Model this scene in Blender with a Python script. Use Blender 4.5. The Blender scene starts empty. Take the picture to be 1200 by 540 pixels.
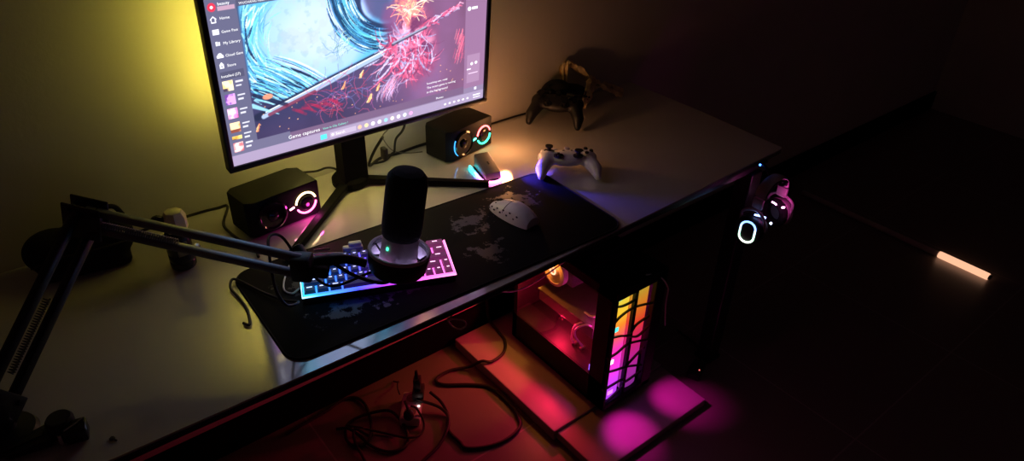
import bpy, bmesh, math, random
import numpy as np
from mathutils import Vector, Matrix, Euler

random.seed(7)
SC = bpy.context.scene
COL = SC.collection
T = 0.735                     # height of the desk top above the floor
PI = math.pi
R = math.radians


# ---------------------------------------------------------------- materials
def nodes_of(name):
    m = bpy.data.materials.new(name)
    m.use_nodes = True
    nt = m.node_tree
    return m, nt, nt.nodes['Principled BSDF']


def noise_into(nt, coord='Object', scale=8.0, detail=4.0, rough=.6):
    tc = nt.nodes.new('ShaderNodeTexCoord')
    n = nt.nodes.new('ShaderNodeTexNoise')
    n.inputs['Scale'].default_value = scale
    n.inputs['Detail'].default_value = detail
    n.inputs['Roughness'].default_value = rough
    nt.links.new(tc.outputs[coord], n.inputs['Vector'])
    return tc, n


def ramp(nt, fac, stops):
    r = nt.nodes.new('ShaderNodeValToRGB')
    e = r.color_ramp.elements
    while len(e) < len(stops):
        e.new(.5)
    for el, (p, c) in zip(e, stops):
        el.position = p
        el.color = (c[0], c[1], c[2], 1)
    nt.links.new(fac, r.inputs['Fac'])
    return r


def pmat(name, col, rough=.5, metal=0., ior=1.5, var=.12, scale=30., bump=0., coat=0., sheen=0., emit=None, es=0.):
    """Principled material whose colour varies a little by noise."""
    m, nt, b = nodes_of(name)
    tc, n = noise_into(nt, scale=scale)
    lo = tuple(max(0, c * (1 - var)) for c in col)
    hi = tuple(min(1, c * (1 + var)) for c in col)
    r = ramp(nt, n.outputs['Fac'], [(.3, lo), (.7, hi)])
    nt.links.new(r.outputs['Color'], b.inputs['Base Color'])
    b.inputs['Roughness'].default_value = rough
    b.inputs['Metallic'].default_value = metal
    b.inputs['IOR'].default_value = ior
    b.inputs['Coat Weight'].default_value = coat
    b.inputs['Sheen Weight'].default_value = sheen
    if bump:
        bp = nt.nodes.new('ShaderNodeBump')
        bp.inputs['Strength'].default_value = bump
        bp.inputs['Distance'].default_value = .002
        nt.links.new(n.outputs['Fac'], bp.inputs['Height'])
        nt.links.new(bp.outputs['Normal'], b.inputs['Normal'])
    if emit:
        b.inputs['Emission Color'].default_value = (*emit, 1)
        b.inputs['Emission Strength'].default_value = es
    return m


def emat(name, col, strength):
    m = bpy.data.materials.new(name)
    m.use_nodes = True
    nt = m.node_tree
    nt.nodes.clear()
    o = nt.nodes.new('ShaderNodeOutputMaterial')
    e = nt.nodes.new('ShaderNodeEmission')
    e.inputs['Color'].default_value = (*col, 1)
    e.inputs['Strength'].default_value = strength
    nt.links.new(e.outputs[0], o.inputs[0])
    return m


def emat_grad(name, axis, a, b_, stops, strength, base=None):
    """Glowing material whose colour runs along one object axis from a to b."""
    m, nt, b = nodes_of(name)
    tc = nt.nodes.new('ShaderNodeTexCoord')
    sx = nt.nodes.new('ShaderNodeSeparateXYZ')
    nt.links.new(tc.outputs['Object'], sx.inputs[0])
    mr = nt.nodes.new('ShaderNodeMapRange')
    mr.inputs['From Min'].default_value = a
    mr.inputs['From Max'].default_value = b_
    nt.links.new(sx.outputs[axis], mr.inputs['Value'])
    r = ramp(nt, mr.outputs[0], stops)
    nt.links.new(r.outputs['Color'], b.inputs['Emission Color'])
    b.inputs['Emission Strength'].default_value = strength
    b.inputs['Base Color'].default_value = (*(base or (.02, .02, .02)), 1)
    b.inputs['Roughness'].default_value = .4
    return m


M = {}
M['black'] = pmat('black plastic', (.012, .012, .013), .45)
M['black_gloss'] = pmat('black gloss plastic', (.008, .008, .009), .12)
M['black_matte'] = pmat('black matte plastic', (.014, .014, .015), .7, bump=.2, scale=300)
M['black_metal'] = pmat('black painted steel', (.014, .014, .015), .35)
M['arm_metal'] = pmat('boom arm steel', (.17, .18, .21), .36, metal=.6)
M['white'] = pmat('white plastic', (.84, .83, .82), .35, var=.03)
M['grey_white'] = pmat('pale grey plastic', (.70, .68, .72), .4, var=.04)
M['foam'] = pmat('black foam', (.010, .010, .011), .95, bump=.8, scale=500)
M['fabric'] = pmat('black fabric', (.010, .010, .012), .95, bump=.6, scale=200)
M['rubber'] = pmat('black rubber', (.012, .011, .011), .6)
M['chrome'] = pmat('bright steel', (.7, .7, .7), .2, metal=1., var=.05)
M['dark_bronze'] = pmat('dark grey plastic', (.20, .175, .155), .4)
M['tan'] = pmat('tan cloth', (.80, .62, .34), .9, var=.35, bump=.7, scale=40)
M['cream_cap'] = pmat('cream cap plastic', (.86, .80, .46), .4, var=.06)
M['bottle'] = pmat('dark bottle plastic', (.018, .018, .02), .25)
M['white_wire'] = pmat('white wire', (.75, .70, .66), .5, var=.05)
M['pink_plastic'] = pmat('pale headset plastic', (.55, .50, .53), .35, var=.05)
M['case_steel'] = pmat('case interior steel', (.16, .13, .14), .5)
M['pcb'] = pmat('circuit board', (.10, .09, .10), .5, var=.5, scale=120)
M['orange_shroud'] = pmat('pale card shroud', (.55, .50, .46), .4, var=.1)
M['case_black'] = pmat('tower paint', (.004, .004, .0045), .55, ior=1.3)
M['stand_black'] = pmat('stand paint', (.003, .003, .0035), .7, ior=1.2)
M['speaker_black'] = pmat('speaker vinyl', (.006, .006, .007), .6, ior=1.3)
M['skirting'] = pmat('dark skirting paint', (.003, .003, .003), .9, ior=1.15)
M['copper'] = pmat('aluminium fins', (.6, .58, .55), .35, metal=.8)
M['rod'] = pmat('slim pale rod', (.55, .48, .48), .6)

# painted wall: plaster with soft mottling
m, nt, b = nodes_of('wall paint')
tc, n = noise_into(nt, scale=3, detail=6)
r = ramp(nt, n.outputs['Fac'], [(.3, (.60, .585, .55)), (.7, (.66, .645, .61))])
nt.links.new(r.outputs[0], b.inputs['Base Color'])
b.inputs['Roughness'].default_value = .85
tc2, n2 = noise_into(nt, scale=90)
bp = nt.nodes.new('ShaderNodeBump'); bp.inputs['Strength'].default_value = .15; bp.inputs['Distance'].default_value = .003
nt.links.new(n2.outputs['Fac'], bp.inputs['Height']); nt.links.new(bp.outputs[0], b.inputs['Normal'])
M['wall'] = m

# floor: large glazed tiles with pale joints
m, nt, b = nodes_of('floor tiles')
tc = nt.nodes.new('ShaderNodeTexCoord')
mp = nt.nodes.new('ShaderNodeMapping')
mp.inputs['Location'].default_value = (-.47, -.455, 0)
nt.links.new(tc.outputs['Object'], mp.inputs[0])
br = nt.nodes.new('ShaderNodeTexBrick')
br.offset = 0
br.inputs['Scale'].default_value = 1
br.inputs['Brick Width'].default_value = .6
br.inputs['Row Height'].default_value = .6
br.inputs['Mortar Size'].default_value = .0025
br.inputs['Color1'].default_value = (.20, .17, .155, 1)
br.inputs['Color2'].default_value = (.215, .18, .165, 1)
br.inputs['Mortar'].default_value = (.34, .30, .28, 1)
nt.links.new(mp.outputs[0], br.inputs['Vector'])
nt.links.new(br.outputs['Color'], b.inputs['Base Color'])
b.inputs['Roughness'].default_value = .35
M['floor'] = m

# desk top: glossy pale laminate
m, nt, b = nodes_of('desk laminate')
tc, n = noise_into(nt, scale=5, detail=5)
r = ramp(nt, n.outputs['Fac'], [(.3, (.57, .55, .53)), (.7, (.62, .60, .58))])
nt.links.new(r.outputs[0], b.inputs['Base Color'])
rr = ramp(nt, n.outputs['Fac'], [(.3, (.07, .07, .07)), (.7, (.11, .11, .11))])
nt.links.new(rr.outputs[0], b.inputs['Roughness'])
b.inputs['IOR'].default_value = 2.7
M['laminate'] = m

# platform boards
M['board'] = pmat('pale board', (.42, .38, .37), .4, var=.08, scale=6)

# desk mat: black cloth printed with grey map-like islands
m, nt, b = nodes_of('desk mat print')
tc = nt.nodes.new('ShaderNodeTexCoord')
blobs = [(.17, .085, .10, .045), (.29, .075, .07, .04), (.34, .20, .045, .10), (.50, .20, .06, .05), (.46, .09, .05, .05), (.62, .22, .08, .06), (.10, .20, .05, .05)]
acc = None
for bx, by, rx, ry in blobs:
    mp = nt.nodes.new('ShaderNodeMapping'); mp.vector_type = 'TEXTURE'
    mp.inputs['Location'].default_value = (bx, by, 0); mp.inputs['Scale'].default_value = (rx, ry, 1)
    nt.links.new(tc.outputs['Object'], mp.inputs[0])
    ln = nt.nodes.new('ShaderNodeVectorMath'); ln.operation = 'LENGTH'
    nt.links.new(mp.outputs[0], ln.inputs[0])
    if acc is None:
        acc = ln.outputs['Value']
    else:
        mn = nt.nodes.new('ShaderNodeMath'); mn.operation = 'MINIMUM'
        nt.links.new(acc, mn.inputs[0]); nt.links.new(ln.outputs['Value'], mn.inputs[1])
        acc = mn.outputs[0]
n = nt.nodes.new('ShaderNodeTexNoise'); n.inputs['Scale'].default_value = 34; n.inputs['Detail'].default_value = 8; n.inputs['Roughness'].default_value = .7
nt.links.new(tc.outputs['Object'], n.inputs['Vector'])
ma = nt.nodes.new('ShaderNodeMath'); ma.operation = 'MULTIPLY_ADD'
nt.links.new(n.outputs['Fac'], ma.inputs[0]); ma.inputs[1].default_value = 4.6; 
nt.links.new(acc, ma.inputs[2])
r = ramp(nt, ma.outputs[0], [(0, (.045, .045, .052)), (1, (.009, .009, .010))])
sb = nt.nodes.new('ShaderNodeMapRange'); sb.inputs['From Min'].default_value = 2.72; sb.inputs['From Max'].default_value = 2.84
nt.links.new(ma.outputs[0], sb.inputs['Value']); nt.links.new(sb.outputs[0], r.inputs['Fac'])
nt.links.new(r.outputs[0], b.inputs['Base Color'])
rg = ramp(nt, sb.outputs[0], [(0, (.38, .38, .38)), (1, (.75, .75, .75))])
nt.links.new(rg.outputs[0], b.inputs['Roughness'])
ig = nt.nodes.new('ShaderNodeMapRange'); ig.inputs['To Min'].default_value = 1.5; ig.inputs['To Max'].default_value = 1.2
nt.links.new(sb.outputs[0], ig.inputs['Value']); nt.links.new(ig.outputs[0], b.inputs['IOR'])
M['mat_print'] = m

# window pane of the computer: mostly see-through, glossy
m, nt, b = nodes_of('case glass')
nt.nodes.remove(b)
o = [q for q in nt.nodes if q.type == 'OUTPUT_MATERIAL'][0]
tr = nt.nodes.new('ShaderNodeBsdfTransparent'); tr.inputs[0].default_value = (.86, .84, .86, 1)
gl = nt.nodes.new('ShaderNodeBsdfGlossy'); gl.inputs['Roughness'].default_value = .03
mx = nt.nodes.new('ShaderNodeMixShader')
mx.inputs[0].default_value = .07; nt.links.new(tr.outputs[0], mx.inputs[1]); nt.links.new(gl.outputs[0], mx.inputs[2])
nt.links.new(mx.outputs[0], o.inputs[0])
M['glass'] = m


# ---------------------------------------------------------------- mesh building
class MB:
    def __init__(self):
        self.bm = bmesh.new()

    def _new(self, before, mat4):
        vs = [v for v in self.bm.verts if v not in before]
        if mat4 is not None:
            bmesh.ops.transform(self.bm, matrix=mat4, verts=vs)
        return vs

    def box(self, c, s, bevel=0., rot=None, seg=2):
        before = set(self.bm.verts)
        bmesh.ops.create_cube(self.bm, size=1)
        vs = [v for v in self.bm.verts if v not in before]
        for v in vs:
            v.co = Vector((v.co.x * s[0], v.co.y * s[1], v.co.z * s[2]))
        if bevel:
            es = list({e for v in vs for e in v.link_edges})
            bmesh.ops.bevel(self.bm, geom=es, offset=bevel, segments=seg, profile=.5, affect='EDGES')
        mt = Matrix.Translation(Vector(c))
        if rot is not None:
            mt = mt @ rot.to_4x4()
        self._new(before, mt)
        return self

    def lathe(self, prof, seg=32, mat4=None, cap=True):
        """prof: list of (r, z) turned round z."""
        before = set(self.bm.verts)
        rings = []
        for r_, z in prof:
            if r_ < 1e-6:
                rings.append([self.bm.verts.new((0, 0, z))])
            else:
                rings.append([self.bm.verts.new((r_ * math.cos(2 * PI * i / seg), r_ * math.sin(2 * PI * i / seg), z)) for i in range(seg)])
        for a, b_ in zip(rings, rings[1:]):
            for i in range(seg):
                j = (i + 1) % seg
                if len(a) == 1 and len(b_) == 1:
                    continue
                if len(a) == 1:
                    self.bm.faces.new((a[0], b_[j], b_[i]))
                elif len(b_) == 1:
                    self.bm.faces.new((a[i], a[j], b_[0]))
                else:
                    self.bm.faces.new((a[i], a[j], b_[j], b_[i]))
        if cap:
            for g, rev in ((rings[0], True), (rings[-1], False)):
                if len(g) > 2:
                    self.bm.faces.new(list(reversed(g)) if rev else g)
        self._new(before, mat4)
        return self

    def tube(self, pts, r_, seg=8, smooth=True, closed=False, rb=None):
        """tube along points; r_ may be a number or one radius per point; rb: second half-axis for flat bands"""
        P = [Vector(p) for p in pts]
        rs = list(r_) if hasattr(r_, '__len__') else [r_] * len(P)
        if smooth and len(P) > 2:
            Q, S_ = [], []
            n_ = len(P)
            rng = n_ if closed else n_ - 1
            for i in range(rng):
                p0 = P[(i - 1) % n_] if closed or i > 0 else P[0] * 2 - P[1]
                p1, p2 = P[i], P[(i + 1) % n_]
                p3 = P[(i + 2) % n_] if closed or i + 2 < n_ else P[-1] * 2 - P[-2]
                for k in range(6):
                    t = k / 6
                    Q.append(.5 * (2 * p1 + (p2 - p0) * t + (2 * p0 - 5 * p1 + 4 * p2 - p3) * t * t + (3 * p1 - p0 - 3 * p2 + p3) * t ** 3))
                    S_.append(rs[i] * (1 - t) + rs[(i + 1) % n_] * t)
            if not closed:
                Q.append(P[-1]); S_.append(rs[-1])
            P, rs = Q, S_
        n_ = len(P)
        rings = []
        up = Vector((0, 0, 1))
        for i in range(n_):
            if closed:
                d = P[(i + 1) % n_] - P[i - 1]
            else:
                d = P[min(i + 1, n_ - 1)] - P[max(i - 1, 0)]
            d.normalize()
            if abs(d.dot(up)) > .98:
                up = Vector((1, 0, 0)) if abs(d.x) < .9 else Vector((0, 1, 0))
            s = d.cross(up).normalized()
            u = s.cross(d).normalized()
            up = u
            k2 = (rb / rs[i]) if rb else 1
            rings.append([self.bm.verts.new(P[i] + (s * math.cos(a) + u * math.sin(a) * k2) * rs[i]) for a in [2 * PI * j / seg for j in range(seg)]])
        for i in range(n_ if closed else n_ - 1):
            a, b_ = rings[i], rings[(i + 1) % n_]
            for j in range(seg):
                k = (j + 1) % seg
                self.bm.faces.new((a[j], a[k], b_[k], b_[j]))
        if not closed:
            self.bm.faces.new(list(reversed(rings[0])))
            self.bm.faces.new(rings[-1])
        return self

    def prism(self, poly, z0, z1, mat4=None, bevel=0.):
        before = set(self.bm.verts)
        a = [self.bm.verts.new((x, y, z0)) for x, y in poly]
        b_ = [self.bm.verts.new((x, y, z1)) for x, y in poly]
        n_ = len(poly)
        fs = [self.bm.faces.new(list(reversed(a))), self.bm.faces.new(b_)]
        for i in range(n_):
            j = (i + 1) % n_
            fs.append(self.bm.faces.new((a[i], a[j], b_[j], b_[i])))
        if bevel:
            es = list({e for f in fs[:2] for e in f.edges})
            bmesh.ops.bevel(self.bm, geom=es, offset=bevel, segments=2, profile=.5, affect='EDGES')
        self._new(before, mat4)
        return self

    def ball(self, c, r_, seg=20, rot=None):
        before = set(self.bm.verts)
        bmesh.ops.create_uvsphere(self.bm, u_segments=seg, v_segments=max(8, seg // 2), radius=1)
        rr = r_ if hasattr(r_, '__len__') else (r_, r_, r_)
        mt = Matrix.Translation(Vector(c)) @ (rot.to_4x4() if rot is not None else Matrix()) @ Matrix.Diagonal((*rr, 1))
        self._new(before, mt)
        return self

    def taper(self, a, b_, ra, rb_, n_=10):
        a, b_ = Vector(a), Vector(b_)
        for i in range(n_ + 1):
            t = i / n_
            self.ball(a.lerp(b_, t), ra * (1 - t) + rb_ * t, 14)
        return self

    def data(self, name, mat, smooth=True):
        bmesh.ops.recalc_face_normals(self.bm, faces=self.bm.faces[:])
        me = bpy.data.meshes.new(name)
        self.bm.to_mesh(me)
        self.bm.free()
        me.materials.append(mat)
        if smooth:
            me.polygons.foreach_set('use_smooth', [True] * len(me.polygons))
            try:
                me.set_sharp_from_angle(angle=R(38))
            except Exception:
                pass
        return me

    def build(self, name, mat, parent=None, smooth=True, loc=None, rot=None):
        o = bpy.data.objects.new(name, self.data(name, mat, smooth))
        COL.objects.link(o)
        if parent:
            o.parent = parent
        if loc is not None:
            o.location = loc
        if rot is not None:
            o.rotation_euler = rot
        return o

    def blob(self, name, mat, parent=None, voxel=.003, smooth_n=8, loc=None, rot=None):
        """melt everything added so far into one smooth continuous surface"""
        me = bpy.data.meshes.new('melt')
        self.bm.to_mesh(me); self.bm.free()
        tmp = bpy.data.objects.new('melt', me); COL.objects.link(tmp)
        md = tmp.modifiers.new('r', 'REMESH'); md.mode = 'VOXEL'; md.voxel_size = voxel
        s_ = tmp.modifiers.new('s', 'SMOOTH'); s_.factor = .5; s_.iterations = smooth_n
        dg = bpy.context.evaluated_depsgraph_get()
        res = bpy.data.meshes.new_from_object(tmp.evaluated_get(dg))
        bpy.data.objects.remove(tmp)
        res.name = name
        res.materials.clear(); res.materials.append(mat)
        res.polygons.foreach_set('use_smooth', [True] * len(res.polygons))
        o = bpy.data.objects.new(name, res); COL.objects.link(o)
        if parent: o.parent = parent
        if loc is not None: o.location = loc
        if rot is not None: o.rotation_euler = rot
        return o


def tag(o, label, cat, group=None):
    o['label'] = label; o['category'] = cat
    if group: o['group'] = group
    return o


def thing(name, label, cat, loc=(0, 0, 0), rz=0., group=None):
    o = bpy.data.objects.new(name, None); COL.objects.link(o)
    o.empty_display_size = .05
    o.location = (loc[0], loc[1], loc[2] + T); o.rotation_euler = (0, 0, rz)
    return tag(o, label, cat, group)


def struct(name, mb, mat, smooth=False):
    o = mb.build(name, mat, smooth=smooth); o['kind'] = 'structure'
    return o


def rrect(w, d, r_, n_=6, x0=0., y0=0.):
    """rounded rectangle outline, corner at x0, y0"""
    out = []
    for cx, cy, a0 in ((w - r_, r_, -90), (w - r_, d - r_, 0), (r_, d - r_, 90), (r_, r_, 180)):
        for k in range(n_ + 1):
            a = R(a0 + 90 * k / n_)
            out.append((x0 + cx + r_ * math.cos(a), y0 + cy + r_ * math.sin(a)))
    return out


def rotM(x=0, y=0, z=0):
    return Euler((x, y, z)).to_matrix()


def text_mesh(name, s, mat, parent, u, v, width, height=None):
    """flat lettering on a screen, its lower start at u, v in the parent's x, z"""
    cu = bpy.data.curves.new('t', 'FONT'); cu.body = s; cu.size = 1; cu.resolution_u = 2
    tmp = bpy.data.objects.new('t', cu); COL.objects.link(tmp)
    dg = bpy.context.evaluated_depsgraph_get()
    me = bpy.data.meshes.new_from_object(tmp.evaluated_get(dg))
    bpy.data.objects.remove(tmp)
    me.name = name
    xs = [q.co.x for q in me.vertices]; ys = [q.co.y for q in me.vertices]
    k = width / (max(xs) - min(xs))
    ky = k if height is None else height / (max(ys) - min(ys))
    x0 = min(xs)
    for q in me.vertices:
        q.co = ((q.co.x - x0) * k + u, 0, q.co.y * ky + v)
    me.materials.clear(); me.materials.append(mat)
    o = bpy.data.objects.new(name, me); COL.objects.link(o); o.parent = parent
    return o


def dt(p, z=None):
    """desk-relative point to world"""
    return (p[0], p[1], (p[2] if z is None else z) + T)


# ================================================================ room
WY = 1.4846
X0, X1, Y0, H = -1.3, 4.3, -2.0, 2.6
struct('floor', MB().box(((X0 + X1) / 2, (Y0 + WY) / 2, -.05), (X1 - X0 + .4, WY - Y0 + .4, .1)), M['floor'])
struct('ceiling', MB().box(((X0 + X1) / 2, (Y0 + WY) / 2, H + .05), (X1 - X0 + .4, WY - Y0 + .4, .1)), M['wall'])
struct('wall_back', MB().box(((X0 + X1) / 2, WY + .05, H / 2), (X1 - X0 + .2, .1, H)), M['wall'])
struct('wall_front', MB().box(((X0 + X1) / 2, Y0 - .05, H / 2), (X1 - X0 + .2, .1, H)), M['wall'])
struct('wall_left', MB().box((X0 - .05, (Y0 + WY) / 2, H / 2), (.1, WY - Y0, H)), M['wall'])
struct('wall_right', MB().box((X1 + .05, (Y0 + WY) / 2, H / 2), (.1, WY - Y0, H)), M['wall'])
mb = MB()
mb.box(((X0 + X1) / 2, WY - .007, .0525), (X1 - X0, .014, .105), bevel=.003)
struct('baseboard_back', mb, M['skirting'])

# ================================================================ desk
YF, DL, DR, DB, TH = .8747, -.34, 1.6883, 1.478, .0155
desk = thing('desk', 'long pale glossy desk with a black edge against the wall', 'desk', (0, 0, -T))
w_, d_ = DR - DL, DB - YF
outline = [(DL, .886), (-.1, .884), (.057, .880), (.20, .8765), (.357, .8730), (.48, .8705), (.60, .8695), (.72, .8700), (.85, .8725), (1.00, .8770), (1.15, .8805), (1.30, .8855), (1.50, .8945), (DR - .012, .9000), (DR - .003, .9015), (DR, .906), (DR + .012, 1.18), (DR + .012, DB), (DL, DB)]
top = MB().prism(outline, T - .004, T).build('tabletop', M['laminate'], desk, smooth=False)
MB().prism(outline, T - TH, T - .004).build('edge_band', M['black'], top, smooth=False)
mb = MB()
for yy in (YF + .06, DB - .06):
    mb.box(((DL + DR) / 2, yy, T - TH - .02), (w_ - .12, .03, .04))
for xx in (DL + .08, DR - .08):
    mb.box((xx, (YF + DB) / 2, T - TH - .02), (.03, d_ - .12, .04))
mb.build('frame', M['black_metal'], desk, smooth=False)
for xx in (DL + .08, DR - .08):
    for yy in (YF + .06, DB - .06):
        mb = MB().box((xx, yy, (T - TH - .04) / 2), (.05, .05, T - TH - .04), bevel=.004)
        mb.box((xx, yy, .006), (.06, .06, .012), bevel=.003)
        mb.build('leg', M['black_metal'], desk, smooth=False)

# ================================================================ desk mat
mat_ = thing('desk_mat', 'large black desk mat with faint grey map patches under the keyboard', 'desk mat', (.283, .9045, 0), -.0355)
MB().prism(rrect(.770, .304, .036), 0, .004, bevel=.001).build('mat_cloth', M['mat_print'], mat_)
MB().tube([(x, y, .0035) for x, y in rrect(.767, .301, .035, x0=.0015, y0=.0015)], .0016, seg=6, smooth=False, closed=True).build('stitched_hem', M['fabric'], mat_)
MZ = .0045

# ================================================================ monitor
mon = thing('monitor', 'large widescreen computer monitor with a lit game library on its screen', 'monitor', (.680, 1.3146, 0))
TL = .0598
mw, mh = .634, .372
head = bpy.data.objects.new('display_housing', None)
bz = MB()
# housing: front bezel frame and back shell, local x centred, z up from the lower edge, y=0 front
bz.box((0, .012, .0062), (mw, .024, .0124), bevel=.002)
bz.box((0, .012, mh - .005), (mw, .024, .010), bevel=.002)
for s in (-1, 1):
    bz.box((s * (mw / 2 - .005), .012, mh / 2), (.010, .024, mh - .01), bevel=.002)
bz.box((0, .018, mh / 2), (mw - .01, .012, mh - .01))
bz.box((0, .044, mh / 2 + .01), (mw * .90, .044, mh * .86), bevel=.014)
TLm = Euler((TL, 0, 0))
for s in (-1, 1):
    bz.box((s * .260, .076, .21), (.028, .022, .28), bevel=.002)
housing = bz.build('housing', M['black'], mon, loc=(0, 0, .1566), rot=TLm)

# ---- screen content painted per vertex (self-lit)
NX, NY = 640, 360
sw, sh = .612, .3441
U, V = np.meshgrid(np.linspace(0, 1, NX), np.linspace(0, 1, NY))      # v runs downwards
rng = np.random.default_rng(5)
R_ = math.radians


def vnoise(U, V, fx, fy, seed):
    g = np.random.default_rng(seed).random((int(fy) + 3, int(fx) + 3))
    x, y = U * fx, V * fy
    x = np.clip(x, 0, fx + .999); y = np.clip(y, 0, fy + .999)
    i, j = x.astype(int), y.astype(int)
    a, b_ = x - i, y - j
    a = a * a * (3 - 2 * a); b_ = b_ * b_ * (3 - 2 * b_)
    return (g[j, i] * (1 - a) + g[j, i + 1] * a) * (1 - b_) + (g[j + 1, i] * (1 - a) + g[j + 1, i + 1] * a) * b_


def fbm(U, V, f, seed, o_=4):
    t, am, s = 0, .5, 0
    for k in range(o_):
        t = t + am * vnoise(U, V, f * 2 ** k * 1.78, f * 2 ** k, seed + k); s += am; am *= .55
    return t / s


img = np.zeros((NY, NX, 3))


def over(mask, col):
    global img
    mk = np.clip(mask, 0, 1)[..., None]
    img = img * (1 - mk) + np.array(col) * mk


def sm(x, a, b_):
    t = np.clip((x - a) / (b_ - a), 0, 1)
    return t * t * (3 - 2 * t)


def rect(u0, v0, u1, v1, col, al=1.):
    over(((U >= u0) & (U <= u1) & (V >= v0) & (V <= v1)) * al, col)


def seg(u0, v0, u1, v1, wd, col, al=1., taper=False):
    i0, i1 = max(0, int((min(u0, u1) - wd) * NX)), min(NX, int((max(u0, u1) + wd) * NX) + 2)
    j0, j1 = max(0, int((min(v0, v1) - wd) * NY)), min(NY, int((max(v0, v1) + wd) * NY) + 2)
    if i1 <= i0 or j1 <= j0:
        return
    uu, vv = U[j0:j1, i0:i1], V[j0:j1, i0:i1]
    du, dv = (u1 - u0) * 1.778, v1 - v0
    L2 = du * du + dv * dv + 1e-9
    t = np.clip(((uu - u0) * 1.778 * du + (vv - v0) * dv) / L2, 0, 1)
    d = np.hypot((uu - u0) * 1.778 - t * du, (vv - v0) - t * dv)
    w2 = wd * (1 - t * .85) if taper else wd
    mk = (al * (1 - sm(d, w2 * .5, w2)))[..., None]
    img[j0:j1, i0:i1] = img[j0:j1, i0:i1] * (1 - mk) + np.array(col) * mk


def path(pts, wd, col, al):
    """a brush stroke, thick in the middle"""
    n_ = len(pts) - 1
    for k in range(n_):
        t0 = math.sin(PI * (k + .5) / n_)
        seg(*pts[k], *pts[k + 1], wd * (.25 + .75 * t0), col, al)


def disc(u, v, ru, rv, col, al=1., soft=.3):
    d = np.hypot((U - u) / ru, (V - v) / rv)
    over(al * (1 - sm(d, 1 - soft, 1)), col)


n1 = fbm(U, V, 3, 11); n2 = fbm(U, V, 9, 31); n3 = fbm(U, V, 24, 51)
# backdrop: deep blue-violet turning to mauve
A_ = sm(U, .25, .85)[..., None]
img[:] = np.array((.17, .17, .30)) * (1 - A_) + np.array((.44, .29, .43)) * A_
img += (n1[..., None] - .5) * np.array((.16, .12, .20))
over(sm(V, .72, .9) * (1 - sm(U, .5, .75)) * .5, (.24, .18, .31))
# big pale-blue whorl with cyan streaks (generic swirl of light)
wu, wv = U + (n1 - .5) * .05, V + (n2 - .5) * .05
rad = np.hypot((wu - .335) / .27, (wv - .30) / .42)
ang = np.arctan2((wv - .30) / .42, (wu - .335) / .27)
line = .70 + (U - .14) * (-.455)                    # the diagonal streak: v at u
above = sm(line - V, -.005, .03)
over(above * (1 - sm(rad, .98, 1.12)) * sm(U, .085, .10), (.33, .66, .86))
over(above * (1 - sm(rad, .60, .80)), (.60, .74, .95))
over(above * (1 - sm(rad, .25, .6)) * .6, (.76, .80, .97))
over(above * sm(n3, .55, .72) * (1 - sm(rad, .5, .75)) * .30, (.47, .60, .88))
over(above * sm(n2, .52, .62) * (1 - sm(rad, .55, .8)) * .35, (.66, .70, .93))
lv = lambda u: .70 - (u - .14) * .455
PC_ = [(.40, .80, .92), (.09, .20, .35), (.84, .96, 1.), (.22, .50, .74), (.14, .36, .54), (.58, .86, .96), (.07, .11, .22)]
for k in range(560):
    r0 = .62 + .66 * rng.random() ** .8
    a0 = R_(85 + 185 * rng.random()); da = .10 + .40 * rng.random()
    dr = rng.normal(0, .05)
    pts = []
    for q in range(6):
        a, rr_ = a0 + da * q / 5, r0 + dr * q / 5
        u, v = .335 + .27 * rr_ * math.cos(a), .30 + .42 * rr_ * math.sin(a)
        if u < .092 or v > lv(u) - .012 or v < .10:
            break
        pts.append((u, v))
    if len(pts) > 2:
        c = PC_[rng.integers(7)] if r0 > .80 else PC_[[0, 5, 2, 3][rng.integers(4)]]
        path(pts, .0025 + .007 * rng.random() * (1 if r0 > .75 else .5), c, .75 if r0 > .8 else .38)
for k in range(120):                                  # strokes sweeping down into the streak
    u0 = .095 + .12 * rng.random(); v0 = .40 + .22 * rng.random() + (.15 - u0) * .3
    pts = []
    for q in range(6):
        t = q / 5
        u = u0 + (.05 + .12 * rng.random() * 0 + .10) * t; v = v0 + (.16 * t + .10 * t * t) * (.7 + .3 * (k % 3) / 2)
        if v > lv(u) + .01:
            break
        pts.append((u, v))
    if len(pts) > 2:
        path(pts, .002 + .006 * rng.random(), PC_[[0, 2, 6, 5, 6, 3][rng.integers(6)]], .8)
# second dark-and-cyan curl towards the middle
rad2 = np.hypot((wu - .60) / .19, (wv - .12) / .34)
over((1 - sm(np.abs(rad2 - .93), .12, .20)) * above * (1 - sm(U, .60, .66)), (.30, .66, .84))
over((1 - sm(np.abs(rad2 - 1.08 - (n2 - .5) * .1), .03, .06)) * above * (1 - sm(U, .56, .64)), (.10, .22, .36))
over((1 - sm(np.abs(rad2 - .72 - (n2 - .5) * .15), .05, .1)) * above * (1 - sm(U, .62, .68)) * .9, (.10, .14, .27))
over((1 - sm(rad2, .55, .68)) * above * (1 - sm(U, .58, .64)) * .8, (.28, .22, .38))
for k in range(260):
    r0 = .70 + .55 * rng.random(); a0 = R_(60 + 150 * rng.random()); da = .15 + .5 * rng.random()
    pts = []
    for q in range(6):
        a = a0 + da * q / 5; rr_ = r0 + .02 * q / 5
        u, v = .60 + .19 * rr_ * math.cos(a), .12 + .34 * rr_ * math.sin(a)
        if v > lv(u) - .02 or v < .10 or u > .62:
            break
        pts.append((u, v))
    if len(pts) > 2:
        path(pts, .002 + .006 * rng.random(), PC_[[0, 1, 2, 3, 4, 6, 6][rng.integers(7)]], .7)
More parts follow.
